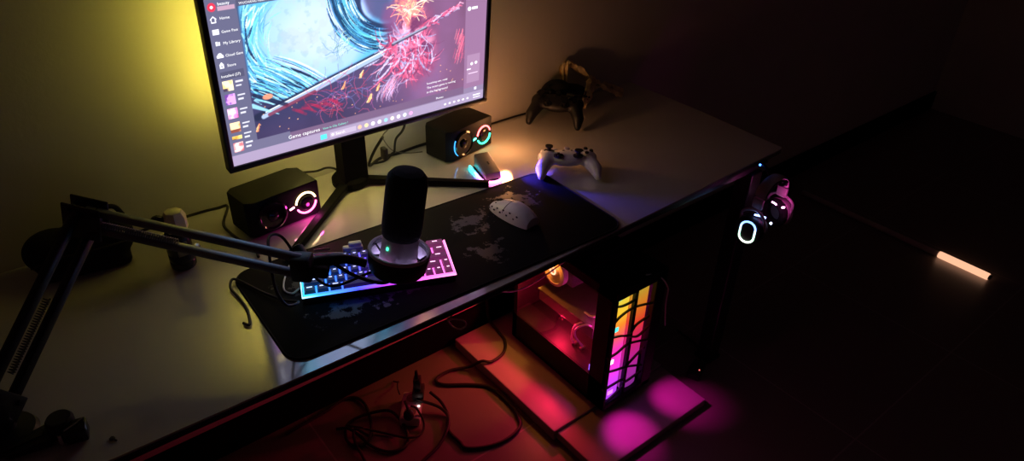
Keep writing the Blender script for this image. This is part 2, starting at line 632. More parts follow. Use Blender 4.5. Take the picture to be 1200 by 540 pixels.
# fine bright branching lines
for k in range(26):
    u, v = .395 + rng.normal(0, .012), .50 - rng.random() * .08
    a = -PI / 2 + rng.normal(0, .6)
    for q in range(5):
        l = .03 * (1 - q * .12)
        u2, v2 = u + math.cos(a) * l / 1.778, v + math.sin(a) * l
        seg(u, v, u2, v2, .0026, (.74, .86, .74) if k % 2 else (.36, .52, .56), .6)
        u, v = u2, v2; a += rng.normal(0, .45)
# the pale diagonal streak with dark borders
seg(.10, .735, .62, .485, .030, (.10, .12, .22), .9)
seg(.12, .74, .60, .50, .018, (.62, .70, .82), .95)
seg(.13, .715, .60, .487, .006, (.88, .93, .98), .9)
seg(.09, .66, .17, .745, .018, (.56, .80, .90), .9, True)
seg(.10, .60, .20, .70, .016, (.10, .13, .25), .9)
seg(.14, .735, .30, .66, .014, (.42, .12, .22), .8)
disc(.142, .625, .020, .020, (.90, .55, .42), .9)
# dark lower field: crimson and violet filaments
for k in range(60):
    u, v = .40 + rng.normal(0, .055), .73 + rng.normal(0, .045)
    a = rng.random() * 2 * PI
    c = [(.80, .30, .48), (.66, .32, .58), (.42, .44, .70), (.72, .20, .30)][k % 4]
    for q in range(4):
        u2, v2 = u + math.cos(a) * .02, v + math.sin(a) * .034
        seg(u, v, u2, v2, .0028, c, .5)
        u, v = u2, v2; a += rng.normal(0, .6)
for k in range(14):
    u = .22 + k * .011
    seg(u, .74 + .012 * math.sin(k), u + .03, .77 + .02 * math.sin(k * 2.1), .012, (.68, .12, .26), .35)
# warm mass of pink and red plumes and ribbons (abstract)
pl = np.hypot((U - .665 - (n1 - .5) * .16) / .115, (V - .47 - (n2 - .5) * .26) / .32)
over((1 - sm(pl, .55, 1.15)) * .75, (.56, .26, .42))
over((1 - sm(pl, .2, .85)) * sm(n2, .46, .60) * .8, (.88, .42, .58))
over((1 - sm(pl, .1, .9)) * sm(n3, .52, .64) * .6, (.99, .76, .86))
over((1 - sm(pl, .3, 1.0)) * sm(.5 - n3, .02, .12) * .7, (.36, .16, .32))
over((1 - sm(np.hypot((U - .60) / .05, (V - .30 - (n2 - .5) * .1) / .12), .5, 1.05)) * .7, (.46, .27, .46))
over((1 - sm(np.hypot((U - .665 - (n3 - .5) * .08) / .05, (V - .27 - (n2 - .5) * .3) / .13), .3, 1)) * .85, (1., .58, .50))
for k in range(70):                                   # flame tongues
    a = -PI / 2 + rng.normal(.35, .7); l = .05 + .11 * rng.random()
    u, v = .665 + rng.normal(0, .016), .30 + rng.normal(0, .03)
    b_ = rng.normal(0, .8)
    pts = [(u + math.cos(a + b_ * q / 4) * l * q / 4 / 1.7, v + math.sin(a + b_ * q / 4) * l * q / 4) for q in range(5)]
    path(pts, .003 + .005 * rng.random(), [(1., .72, .55), (1., .93, .80), (1., .52, .48), (.95, .36, .48)][k % 4], .7)
RB = [(.93, .42, .58), (.98, .72, .84), (.70, .22, .38), (.60, .62, .80), (.40, .18, .34), (.86, .30, .46), (.78, .78, .92)]
for k in range(230):                                  # folded ribbons drifting downwards
    u = .655 + rng.normal(0, .045); v = .40 + .26 * rng.random()
    a = rng.normal(1.9, .7); l = .05 + .12 * rng.random(); b_ = rng.normal(0, .9)
    pts = [(u + math.cos(a + b_ * q / 5) * l * q / 5 / 1.778, v + math.sin(a + b_ * q / 5) * l * q / 5) for q in range(6)]
    path(pts, .003 + .007 * rng.random(), RB[rng.integers(7)], .62)
for k in range(60):                                   # arm-like plume towards the upper edge of the streak
    t = rng.random(); u = .70 + .17 * t; v = .42 - .10 * t + rng.normal(0, .018) * (1.2 - t)
    path([(u, v), (u + .012, v - .012 + rng.normal(0, .008)), (u + .026, v - .016 + rng.normal(0, .01))], .004 + .004 * rng.random(), RB[rng.integers(7)], .6)
for k in range(70):                                   # pale cascade below
    u = .60 + rng.normal(0, .02); v = .66 + .10 * rng.random()
    b_ = .6 + rng.random()
    pts = [(u - .03 * math.sin(b_ * q / 3) , v + .035 * q / 2) for q in range(6)]
    path(pts, .002 + .005 * rng.random(), [(.72, .62, .80), (.85, .70, .86), (.48, .34, .52), (.92, .50, .62)][k % 4], .5)
seg(.60, .475, .735, .41, .013, (.20, .20, .30), .8); seg(.60, .468, .735, .405, .007, (.60, .64, .74), .85)
for k in range(50):                                   # wisp at the far side
    v = .46 + .18 * rng.random(); u = .875 + .02 * math.sin(v * 14) + rng.normal(0, .006 + .03 * (v - .46))
    path([(u, v), (u - .004, v + .03), (u - .010, v + .06)], .003 + .003 * rng.random(), [(.92, .36, .50), (.80, .30, .46), (.98, .55, .62)][k % 3], .45)
for k in range(34):                                   # embers
    u, v = rng.random() * .8 + .1, .68 + rng.random() * .2
    disc(u, v, .0014 + .002 * rng.random(), .0035, (1., .72, .50), .8)
for cu_, cv_ in ((.495, .79), (.40, .665), (.09, .80), (.47, .62), (.53, .73)):
    for k in range(9):
        path([(cu_ + rng.normal(0, .004), cv_ + .02), (cu_ + .006 + rng.normal(0, .003), cv_), (cu_ + .012, cv_ - .022)], (.010 if cu_ == .495 else .005) * rng.random() + .002, [(.98, .62, .38), (1., .84, .62), (.86, .45, .32)][k % 3], .7)
# sidebar, top strip, bottom strips
rect(0, 0, 1, .085, (.34, .34, .44))
rect(0, 0, .088, .91, (.33, .33, .44))
rect(.905, 0, 1, .91, (.52, .38, .52), .93)
rect(.088, .06, .905, .098, (.27, .27, .37), .9)
rect(0, .895, 1, 1, (.48, .42, .54))
rect(0, .87, .20, .935, (.37, .36, .47)); rect(.0, .935, 1, 1, (.58, .52, .64))
rect(.20, .88, .905, .93, (.40, .31, .43))
rect(.918, .66, .978, .86, (.58, .45, .58)); rect(.925, .79, .97, .795, (.85, .75, .85))
rect(.008, .43, .080, .475, (.27, .27, .37))
W_ = (.95, .95, .98)
disc(.018, .085, .014, .026, (.86, .16, .26)); disc(.018, .085, .005, .009, W_)
rect(.034, .085, .084, .108, (.70, .55, .64), .9)
# small menu signs
for s in (-1, 1):
    seg(.017, .133, .017 + s * .008, .147, .003, W_)
    seg(.017 + s * .006, .147, .017 + s * .006, .163, .003, W_)
seg(.011, .163, .023, .163, .003, W_)
rect(.008, .200, .028, .226, W_, .9)
rect(.012, .262, .018, .285, W_, .9); rect(.019, .266, .025, .285, W_, .9)
for a, c_, q in ((.012, .343, .008), (.018, .336, .012), (.024, .343, .008)):
    disc(a, c_, q * .62, q, W_)
seg(.010, .349, .027, .349, .004, W_)
rect(.011, .386, .025, .412, W_, .9); disc(.018, .385, .004, .009, W_); rect(.016, .393, .020, .404, (.33, .33, .44))
# little game tiles in the sidebar
for vv, c1, c2, c3 in ((.512, (.98, .80, .48), (.99, .92, .72), (.25, .2, .28)), (.592, (.40, .22, .55), (.85, .6, .95), (.2, .15, .4)),
                       (.675, (.93, .50, .75), (.98, .78, .92), (.7, .2, .5)), (.762, (.93, .60, .35), (.98, .85, .65), (.5, .25, .2)),
                       (.826, (.88, .62, .25), (.98, .85, .5), (.4, .3, .2)), (.886, (.86, .42, .46), (.98, .8, .78), (.35, .15, .2))):
    h2 = .030 if vv not in (.826,) else .012
    rect(.010, vv - h2, .042, vv + h2, c1)
    over(((np.abs(U - .026) < .016) & (np.abs(V - vv) < h2)) * sm(n3, .45, .6), c2)
    over(((np.abs(U - .026) < .016) & (V > vv + h2 * .4) & (V < vv + h2)) * sm(n2, .45, .6), c3)
    for q in range(2):
        rect(.049, vv - .02 + q * .024, .072 - q * .006, vv - .010 + q * .024, W_, .7)
# taskbar tiles
for k, c in enumerate([(.98, .70, .55), (.95, .85, .60), (.95, .95, .98), (.90, .95, .98), (.55, .80, .95), (.95, .88, .80), (.95, .90, .95), (.85, .92, .98), (.92, .60, .85)]):
    disc(.455 + k * .0265, .968, .009, .016, c, .95)
rect(.305, .952, .328, .985, (.30, .80, .85)); rect(.34, .950, .44, .986, (.68, .62, .72))
disc(.350, .968, .005, .009, W_)
for k in range(6):
    disc(.82 + k * .021, .972, .006, .008, W_, .9)
rect(.950, .958, .985, .964, W_, .9); rect(.953, .976, .985, .982, W_, .9)
disc(.178, .062, .012, .022, (.35, .85, .80)); rect(.174, .052, .182, .072, W_)
disc(.922, .345, .009, .016, W_); rect(.934, .337, .958, .352, W_, .9)
disc(.940, .725, .007, .012, W_); disc(.960, .722, .007, .012, W_); rect(.918, .755, .936, .766, W_, .8)
rect(.955, .90, .967, .922, W_, .8)
img = np.clip(img, 0, 1)
# a lit panel shows a slight haze over its blacks
img = .035 + img * .965
lin = np.where(img <= .04045, img / 12.92, ((img + .055) / 1.055) ** 2.4)

me = bpy.data.meshes.new('screen')
vx = np.stack([(U - .5) * sw, np.zeros_like(U), (1 - V) * sh], -1).reshape(-1, 3)
idx = np.arange(NX * NY).reshape(NY, NX)
q = np.stack([idx[1:, :-1], idx[1:, 1:], idx[:-1, 1:], idx[:-1, :-1]], -1).reshape(-1, 4)
me.vertices.add(len(vx)); me.vertices.foreach_set('co', vx.ravel())
me.loops.add(q.size); me.loops.foreach_set('vertex_index', q.ravel().astype(np.int32))
me.polygons.add(len(q)); me.polygons.foreach_set('loop_start', np.arange(0, q.size, 4, dtype=np.int32))
me.update(calc_edges=True)
ca = me.color_attributes.new('picture', 'FLOAT_COLOR', 'POINT')
rgba = np.ones((len(vx), 4), np.float32); rgba[:, :3] = lin.reshape(-1, 3)
ca.data.foreach_set('color', rgba.ravel())
m, nt, b = nodes_of('lit screen')
at = nt.nodes.new('ShaderNodeAttribute'); at.attribute_name = 'picture'
nt.links.new(at.outputs['Color'], b.inputs['Emission Color'])
b.inputs['Emission Strength'].default_value = 1.5
b.inputs['Base Color'].default_value = (.01, .01, .01, 1); b.inputs['Roughness'].default_value = .45
me.materials.append(m)
screen = bpy.data.objects.new('screen', me); COL.objects.link(screen)
screen.parent = mon; screen.rotation_euler = TLm
screen.location = Vector((0, 0, .1566)) + TLm.to_matrix() @ Vector((0, .0040, .0127))
MT = emat('screen lettering', (.95, .95, .98), 1.25)
MTg = emat('screen lettering green', (.25, .85, .70), 1.1)


def st_(s, u, v, w, name='menu_text', mt=MT, hgt=None):
    o = text_mesh(name, s, mt, screen, (u - .5) * sw, (1 - v) * sh, w * sw, hgt)
    o.location = (0, -.0006, 0)
    return o


st_('beauty', .036, .079, .034); st_('Home', .036, .152, .028); st_('Game Pass', .034, .222, .048); st_('My Library', .034, .283, .050)
st_('Cloud Gam', .034, .350, .052); st_('Store', .034, .406, .026); st_('Installed (27)', .011, .462, .058)
st_('WUCHANG Fallen Feathers', .096, .090, .116, 'title_text')
st_('Game captures', .192, .920, .112, 'caption_text'); st_('View in Clip Gallery ?', .315, .918, .095, 'link_text', MTg)
st_('Search', .362, .975, .034, 'search_text')
st_('Something new, ready', .737, .795, .092, 'notice_text'); st_('The recent game is running', .737, .826, .128, 'notice_text'); st_('in the background', .737, .857, .092, 'notice_text')
st_('Photos', .778, .918, .032, 'notice_text')

# monitor stand: neck and two splayed feet (mon local: y from the screen plane)
nk = MB()
nk.prism([(-.030, .058), (.030, .058), (.036, .085), (.024, .108), (-.024, .108), (-.036, .085)], .005, .30)
nk.build('neck', M['stand_black'], mon, loc=(-.020, 0, 0))
nb = MB().lathe([(0, 0), (.040, 0), (.043, .004), (.043, .018), (.036, .026), (0, .026)], 28)
hub = nb.build('stand_hub', M['stand_black'], mon, loc=(-.022, .090, 0))
for tip in ((-.276, -.128), (.235, -.118)):
    mb = MB()
    a = Vector((-.022, .090, .012)); e = Vector((tip[0], tip[1], .008))
    d = (e - a); L_ = d.length; az = math.atan2(d.y, d.x)
    mb.prism([(0, -.012), (L_, -.007), (L_, .007), (0, .012)], -.008, .008, bevel=.003)
    mb.build('foot', M['stand_black'], mon, loc=a, rot=(0, math.asin(.004 / L_), az))
MB().box((.06, .064, .0), (.012, .02, .03), bevel=.003).build('cable_plug', M['black'], mon, loc=(0, 0, .066))
# glowing bias-light strips on the back of the monitor
YL = emat('yellow led strip', (1., .80, .10), 27.)
YL2 = emat('yellow led strip weak', (1., .74, .24), 9.)
BL = emat('added cool strip', (.45, .62, 1.), 5.)
MB().box((-.264, .0875, .21), (.012, .003, .27)).build('led_strip', YL, housing, smooth=False)
MB().box((.258, .0875, .21), (.012, .003, .27)).build('led_strip', YL2, housing, smooth=False)
MB().box((-.03, .060, .0115), (.24, .010, .006)).build('led_strip', emat('lower yellow led strip', (1., .80, .20), 28.), housing, smooth=False)
MB().box((.14, .060, .0115), (.08, .010, .006)).build('led_strip', BL, housing, smooth=False)  # unseen strip, added to put bluish light on the wall below the monitor

# ================================================================ speakers
def speaker(loc, rz, w, label, top_col, bot_col, dash_col, rx, glow):
    t = thing('speaker', label, 'speaker', loc, rz, 'twin desktop speakers')
    h, d = .086, .092
    mb = MB()
    mb.prism([(0, .012), (.016, 0), (w, 0), (w, d - .014), (w - .02, d), (.012, d), (0, d - .01)], .003, h, bevel=.004)
    for x in (.02, w - .02):
        for y in (.02, d - .02):
            mb.lathe([(.008, 0), (.008, .004)], 12, Matrix.Translation((x, y, 0)))
    mb.build('cabinet', M['speaker_black'], t)
    face = Matrix.Translation((0, 0, 0)) @ Matrix.Rotation(R(90), 4, 'X')
    cx, cz = .052, .043
    dr = MB().lathe([(.034, -.001), (.034, .004), (.030, .006), (.027, .003), (.012, .002), (.011, .006), (.004, .009), (0, .0095)], 32,
                    Matrix.Translation((cx, 0, cz)) @ face)
    dr.build('driver', M['black_gloss'], t)
    kn = MB().lathe([(.016, -.001), (.016, .006), (.013, .008), (0, .008)], 24, Matrix.Translation((rx, 0, .042)) @ face)
    kn.build('volume_knob', M['black_gloss'], t)
    r_ = .024
    def arc(a0, a1):
        return [(rx + r_ * math.cos(R(a0 + (a1 - a0) * k / 14)), -.0018, .042 + r_ * math.sin(R(a0 + (a1 - a0) * k / 14))) for k in range(15)]
    MB().tube(arc(15, 172), .0020, 8, smooth=False).build('ring_light', emat('ring light upper', top_col, glow), t)
    MB().tube(arc(205, 352), .0020, 8, smooth=False).build('ring_light', emat('ring light lower', bot_col, glow), t)
    MB().box((rx - r_ - .010, -.001, .040), (.012, .003, .0036), bevel=.001, rot=rotM(0, R(-14), 0)).build('indicator_light', emat('indicator light', dash_col, glow), t)
    return t


speaker((.376, 1.300, 0), R(7), .166, 'black box speaker with yellow and pink light ring beneath the monitor', (1., .62, .30), (1., .10, .35), (1., .30, .45), .132, 7.)
sp2 = speaker((.900, 1.342, 0), R(11), .158, 'black box speaker with red and green light ring beside the monitor', (1., .10, .10), (.03, .9, .45), (.10, .95, .65), .127, 7.)
MB().tube([(.052 + .034 * math.cos(R(a)), -.002, .043 + .034 * math.sin(R(a))) for a in range(150, 231, 8)], .0014, 6, smooth=False).build('driver_glow', emat('driver rim light', (.05, .35, 1.), 2.2), sp2)

# ================================================================ mouse dock
dk = thing('mouse_dock', 'small grey charging dock rimmed with a glowing rainbow light', 'dock', (.948, 1.243, 0), R(-14))
MB().prism(rrect(.050, .098, .024, x0=-.025, y0=-.040), 0, .007, bevel=.002).build('dock_plate', M['black'], dk)
mb = MB()
mb.prism([(-.034, .006), (.046, .006), (.046, .040), (-.030, .022)], -.020, .020, Matrix.Rotation(R(90), 4, 'Z') @ Matrix.Rotation(R(90), 4, 'X'), bevel=.003)
mb.build('cradle', M['dark_bronze'], dk)
MB().box((.001, .004, .0325), (.004, .010, .001), rot=rotM(R(13), 0, 0)).build('charge_pin', M['black'], dk)
pts = [(.028 * math.cos(R(a)), -.016 + .028 * math.sin(R(a)), .0045) for a in range(180, 361, 12)]
pts = [(-.028, .052, .0045), (-.028, .02, .0045)] + pts + [(.028, .004, .0045)]
gr = emat_grad('dock light', 'Y', -.046, .05, [(0, (1., .22, .55)), (.22, (1., .16, .80)), (.45, (.25, .12, 1.)), (.7, (.03, .65, .95)), (1., (.03, .8, .75))], 7.)
MB().tube(pts, .0030, 8).build('rim_light', gr, dk)
MB().tube([(.0285, .006, .0045), (.0285, .03, .0045), (.024, .05, .0045)], .0028, 8).build('rim_light', emat('dock light warm', (1., .30, .08), 9.), dk)

# ================================================================ mouse
ms = thing('computer_mouse', 'pale computer mouse with a perforated shell on the black mat', 'mouse', (.872, 1.050, MZ), R(7))
prof = []
mb = MB()
secs = []
for k in range(15):
    t_ = k / 14
    y = -.060 + .120 * t_
    hw = .031 * (math.sin(PI * min(1, max(.0, .12 + .80 * t_))) ** .45) * (1 - .10 * math.sin(PI * t_))
    hw = max(.012, hw)
    hh = .004 + .034 * math.sin(PI * (.10 + .82 * t_) ** .82) ** .9
    secs.append((y, hw, max(.010, hh)))
rings = []
for y, hw, hh in secs:
    rg = []
    for j in range(17):
        a = PI * j / 16
        rg.append(mb.bm.verts.new((hw * math.cos(a) * (1 + .0), y, .002 + hh * (math.sin(a) ** .75 if math.sin(a) > 0 else 0))))
    rings.append(rg)
for a, b_ in zip(rings, rings[1:]):
    for j in range(16):
        mb.bm.faces.new((a[j], a[j + 1], b_[j + 1], b_[j]))
    mb.bm.faces.new((a[16], a[0], b_[0], b_[16]))
mb.bm.faces.new(rings[0]); mb.bm.faces.new(list(reversed(rings[-1])))
mb.build('shell', M['white'], ms)


def mouse_h(y, x):
    for (ya, wa, ha), (yb, wb, hb) in zip(secs, secs[1:]):
        if ya <= y <= yb:
            t_ = (y - ya) / (yb - ya); w = wa + (wb - wa) * t_; h = ha + (hb - ha) * t_
            c = max(-1, min(1, x / w)); return .002 + h * math.sqrt(max(0, 1 - c * c)) ** .75
    return .01


mb = MB()
for line in ([(-.0005, y) for y in np.linspace(.058, .005, 9)], [(x, .004 + 8 * x * x) for x in np.linspace(-.026, .026, 11)]):
    mb.tube([(x, y, mouse_h(y, x) - .0002) for x, y in line], .0008, 6)
mb.build('button_gap', M['black'], ms)
mb = MB()
for k in range(5):
    for l in range(2):
        y = .048 - k * .020; a = R(150 + l * 14)
        hw = np.interp(y, [s[0] for s in secs], [s[1] for s in secs]); hh = np.interp(y, [s[0] for s in secs], [s[2] for s in secs])
        p = Vector((hw * math.cos(a), y + l * .008, .002 + hh * math.sin(a) ** .75))
        mb.ball(p, (.0016, .0030, .0022), 8)
for k in range(2):
    mb.ball((-.010 + k * .008, .044, mouse_h(.044, -.010 + k * .008) - .001), (.0022, .0035, .002), 8)
mb.build('shell_opening', M['black'], ms)
MB().lathe([(.009, -.003), (.0095, 0), (.009, .003)], 18, Matrix.Translation((.0, .040, mouse_h(.04, 0) - .005)) @ Matrix.Rotation(R(90), 4, 'Y')).build('scroll_wheel', M['rubber'], ms)

# ================================================================ keyboard
kb = thing('keyboard', 'compact keyboard glowing blue to magenta beneath the microphone', 'keyboard', (.366, 1.036, MZ), -.3787)
KW, KD = .288, .110
ks = [(0, (.02, .45, 1.)), (.10, (.03, .22, 1.)), (.35, (.05, .08, 1.)), (.55, (.25, .06, .95)), (.72, (.95, .08, .75)), (1, (1., .16, .55))]
tilt = (R(4), 0, 0)
MB().box((KW / 2, KD / 2, .009), (KW, KD, .018), bevel=.003).build('keyboard_case', M['black'], kb, rot=tilt)
MB().box((KW / 2, KD / 2, .0188), (KW - .004, KD - .004, .0016)).build('backlight', emat_grad('key backlight', 'X', 0, KW, ks, 2.2), kb, rot=tilt)
mb = MB()
mb.tube([(.0, KD, .0185), (.0, 0, .0185), (KW, 0, .0185), (KW, KD, .0185)], .0016, 6, smooth=False)
mb.build('rim_light', emat_grad('keyboard rim light', 'X', 0, KW, [(0, (.35, .75, 1.)), (.10, (.05, .35, 1.)), (.35, (.04, .05, .9)), (.6, (.4, .03, .7)), (.8, (1., .12, .75)), (1, (1., .25, .6))], 2.2), kb, rot=tilt)
KC = emat_grad('translucent keycap', 'X', 0, 1, [(0, (.1, .2, 1.)), (1, (1, .2, .6))], 0.)
# keycaps: dark shells, backlight showing through put in as faint emission; gradient follows each key's place along the board
def key_mat(t_):
    st = ks
    for (a, ca_), (b_, cb_) in zip(st, st[1:]):
        if a <= t_ <= b_:
            k = (t_ - a) / (b_ - a); c = tuple(ca_[i] + (cb_[i] - ca_[i]) * k for i in range(3)); break
    br_ = .05 + .07 * max(0, (t_ - .62) / .38)
    return c, br_
kms = {}
rows = [[1] * 13 + [2], [1.5] + [1] * 12 + [1.5], [1.75] + [1] * 11 + [2.25], [2.25] + [1] * 10 + [1.75, 1], [1.25, 1.25, 1.25, 6.25, 1, 1, 1, 1, 1]]
u_ = (KW - .006) / 15
ud = (KD - .006) / 5
for ri, row in enumerate(rows):
    x = .003
    y = KD - .003 - (ri + .5) * ud
    for wk in row:
        cx = x + wk * u_ / 2
        key = int(cx / KW * 12)
        if key not in kms:
            c, br_ = key_mat((key + .5) / 12)
            kms[key] = (pmat('keycap %d' % key, (.05, .05, .06) if key < 8 else (.14, .12, .14), .4, emit=c, es=br_),
                        emat('key legend %d' % key, tuple(min(1, .35 + .65 * q_) for q_ in c), 2.2))
        mb = MB()
        a = wk * u_ / 2 - .0013; d2 = ud / 2 - .0013
        vs = []
        for z, s_ in ((0, 0), (.0065, .0022)):
            vs.append([mb.bm.verts.new((sx_ * (a - s_), sy_ * (d2 - s_) + (.0006 if z else 0), z)) for sx_, sy_ in ((-1, -1), (1, -1), (1, 1), (-1, 1))])
        mb.bm.faces.new(list(reversed(vs[0]))); mb.bm.faces.new(vs[1])
        for i in range(4):
            j = (i + 1) % 4
            mb.bm.faces.new((vs[0][i], vs[0][j], vs[1][j], vs[1][i]))
        if wk < 6:
            nf = len(mb.bm.faces)
            lw = .0026 if wk < 1.2 else .005
            lv = [mb.bm.verts.new((sx_ * lw, .0028 + sy_ * .0013, .0066)) for sx_, sy_ in ((-1, -1), (1, -1), (1, 1), (-1, 1))]
            lf = mb.bm.faces.new(lv); lf.material_index = 1
        me_ = mb.data('keycap', kms[key][0], smooth=False)
        me_.materials.append(kms[key][1])
        ko = bpy.data.objects.new('keycap', me_); COL.objects.link(ko); ko.parent = kb; ko.rotation_euler = tilt
        ko.location = Euler(tilt).to_matrix() @ Vector((cx, y, .0215))
        x += wk * u_
plug = MB().box((.107, KD + .025, .010), (.040, .014, .012), bevel=.003)
plug.box((.112, KD + .028, .018), (.026, .012, .010), bevel=.003)
plug.box((.107, KD + .010, .009), (.010, .020, .006))
plug.build('cable_plug', M['white'], kb, loc=(0, .006, .006))
kc = MB().tube([(.088, KD + .026, .010), (.070, KD + .036, .007), (.02, KD + .050, .002), (-.015, KD + .03, .002), (-.03, KD - .02, .002), (-.032, KD - .055, .002), (-.018, KD - .070, .002), (-.004, KD - .060, .004)], .0018, 8)
kc.build('keyboard_cable', M['white_wire'], kb)

# ================================================================ microphone on its boom arm
axis = Vector((.022, -.004, .135)).normalized()
rotq = Vector((0, 0, 1)).rotation_difference(axis)
mic = thing('microphone', 'black foam-topped studio microphone standing in a pale ring mount', 'microphone', (.4965, .905, .125))
mic.rotation_mode = 'QUATERNION'; mic.rotation_quaternion = rotq
MB().lathe([(0, -.012), (.026, -.012), (.031, -.006), (.0335, .004), (.0320, .02), (.0310, .045), (.0310, .060), (.0300, .061)], 40).build('microphone_body', M['grey_white'], mic)
MB().lathe([(.0318, .052), (.0335, .056), (.0345, .070), (.0345, .150), (.0325, .162), (.026, .170), (.012, .173), (0, .173)], 40).build('foam_windscreen', M['foam'], mic)
MB().ball((-.0305, -.009, .036), (.0022, .0022, .0034), 10).build('status_light', emat('green status light', (.05, .9, .40), 3.), mic)
ck = MB().lathe([(.048, .022), (.0525, .024), (.0535, .022), (.0530, .006), (.050, -.012), (.046, -.018), (.030, -.020), (.030, -.016), (.044, -.014), (.047, -.008), (.048, .006), (.048, .022)], 48, cap=False)
cup = ck.build('ring_mount', M['black'], mic)
MB().lathe([(.0462, -.0136), (.0478, .006), (.0482, .0225), (.0500, .0248), (.0528, .0246), (.0538, .0215), (.0534, .0190)], 48, cap=False).build('ring_lining', M['grey_white'], mic)
MB().tube([(.0385 * math.cos(a), .0385 * math.sin(a), -.0125) for a in np.linspace(0, 2 * PI, 33)[:-1]], .0016, 6, smooth=False, closed=True).build('added_fill_ring', emat('lilac fill ring', (.66, .52, 1.), 7.), mic)  # added glow ring that brightens the mic body and the cup
for a in (R(200), R(-38)):
    MB().tube([(.0440 * math.cos(a + q), .0440 * math.sin(a + q), .000) for q in (-.22, 0, .22)], .0022, 8).build('accent_light', emat('pink accent light', (1., .22, .70), 1.6), mic)
for k in range(4):
    a = R(45 + 90 * k)
    mb = MB().tube([(.032 * math.cos(a), .032 * math.sin(a), .004), (.049 * math.cos(a + .35), .049 * math.sin(a + .35), .010)], .0022, 8, smooth=False)
    mb.tube([(.032 * math.cos(a), .032 * math.sin(a), .012), (.049 * math.cos(a - .35), .049 * math.sin(a - .35), .016)], .0016, 8, smooth=False)
    mb.build('suspension_band', M['rubber'], mic)
MB().lathe([(.030, -.018), (.028, -.026), (.012, -.030), (0, -.030)], 32).build('mount_socket', M['black'], mic)

arm = thing('boom_arm', 'black jointed boom arm reaching over the desk to the microphone', 'boom arm', (-.110, 1.012, 0))
O = Vector((-.110, 1.012, 0))
B0 = Vector((-.108, 1.018, .058)); EL = Vector((.0915, 1.181, .222)); MN = Vector((.345, .952, .150))


def bars(a, b_, off, rr_, nm, mt, inset=0.):
    d = (b_ - a).normalized()
    side = d.cross(Vector((0, 0, 1))).normalized()
    up = side.cross(d).normalized()
    for s in (1, -1):
        p, q_ = a + up * off * s + d * inset, b_ + up * off * s - d * inset
        L_ = (q_ - p).length
        rm = Matrix((d, -side, up)).transposed()
        mb = MB().box((0, 0, 0), (L_, rr_, rr_), bevel=rr_ * .18, rot=rm)
        bm_o = mb.build(nm, mt, arm, loc=(p + q_) / 2 - O)
    return d, side, up


bars(B0, EL, .024, .014, 'lower_bar', M['black_metal'])
d, side, up = bars(EL, MN, .0165, .0125, 'upper_bar', M['arm_metal'])
# springs beside the bars, seen as fine coils
def coil(a, b_, r_, turns):
    a, b_ = Vector(a), Vector(b_); d_ = (b_ - a).normalized(); s_ = d_.cross(Vector((0, 0, 1))).normalized(); u2 = s_.cross(d_)
    n_ = turns * 8
    return [a.lerp(b_, i / n_) + (s_ * math.cos(2 * PI * i / 8) + u2 * math.sin(2 * PI * i / 8)) * r_ for i in range(n_ + 1)]
MB().tube(coil(EL - up * .006 + d * .02 - O, EL.lerp(MN, .42) - up * .006 - O, .0045, 34), .0011, 5, smooth=False).build('spring', M['arm_metal'], arm)
d0 = (EL - B0).normalized(); s0 = d0.cross(Vector((0, 0, 1))).normalized(); u0 = s0.cross(d0)
MB().tube(coil(B0 + d0 * .05 - O, B0.lerp(EL, .55) - O, .0045, 30), .0011, 5, smooth=False).build('spring', M['black_metal'], arm)
# joints
def plate(c, dirv, sidev, L_, hgt, th, nm, mt=M['black']):
    upv = sidev.cross(dirv).normalized()
    rm = Matrix((dirv, -sidev, upv)).transposed()
    mb = MB()
    for s in (-1, 1):
        mb.box(rm @ Vector((0, s * .013, 0)), (L_, th, hgt), bevel=.002, rot=rm)
    for (x_, z_) in ((-.3 * L_, .3 * hgt), (.3 * L_, .3 * hgt), (-.3 * L_, -.3 * hgt), (.3 * L_, -.3 * hgt)):
        mb.lathe([(.0045, -.019), (.0045, .019)], 12, Matrix.Translation(rm @ Vector((x_, 0, z_))) @ (rm @ rotM(R(90), 0, 0)).to_4x4())
    return mb.build(nm, mt, arm, loc=Vector(c) - O)
plate(EL, d, side, .060, .062, .004, 'elbow_plate')
plate(B0, d0, s0, .050, .072, .004, 'shoulder_plate')
MB().lathe([(.010, -.022), (.012, -.018), (.012, .018), (.010, .022)], 18, Matrix.Translation(EL - O) @ Matrix.Rotation(R(90), 4, 'X') @ Matrix.Rotation(R(40), 4, 'Y')).build('elbow_knob', M['black'], arm)
for p_, rr_ in ((EL + up * .020 - side * .02, .004), (EL.lerp(MN, .49) - up * .0165 - side * .010, .0055)):
    MB().lathe([(rr_, -.004), (rr_, .003), (rr_ * .6, .005), (0, .005)], 14, Matrix.Translation(p_ - O) @ side.to_track_quat('Z', 'Y').to_matrix().to_4x4()).build('bolt', M['chrome'], arm)
# mount head between the bars and the ring
mb = MB()
hd = (Vector((.452, .918, .118)) - MN).normalized()
mb.tube([MN - O - hd * .012, MN + Vector((.035, .004, -.006)) - O, Vector((.420, .946, .138)) - O, Vector((.4475, .928, .127)) - O], [.014, .0115, .0085, .0075], 12)
mb.tube([Vector((.395, .954, .138)) - O, Vector((.425, .925, .112)) - O, Vector((.462, .905, .093)) - O, Vector((.4955, .905, .0935)) - O], [.0032, .0032, .0032, .004], 8)
mb.box(MN - O, (.034, .030, .046), bevel=.005, rot=rotM(0, 0, R(-42)))
mb.box(MN + Vector((.022, -.004, -.012)) - O, (.040, .022, .022), bevel=.004, rot=rotM(0, R(20), R(-25)))
mb.build('mount_head', M['black'], arm)
MB().lathe([(.009, -.010), (.011, -.008), (.011, .010), (.009, .012), (0, .012)], 16, Matrix.Translation(MN + Vector((.008, .022, .012)) - O) @ Matrix.Rotation(R(-70), 4, 'X')).build('tension_knob', M['black'], arm)
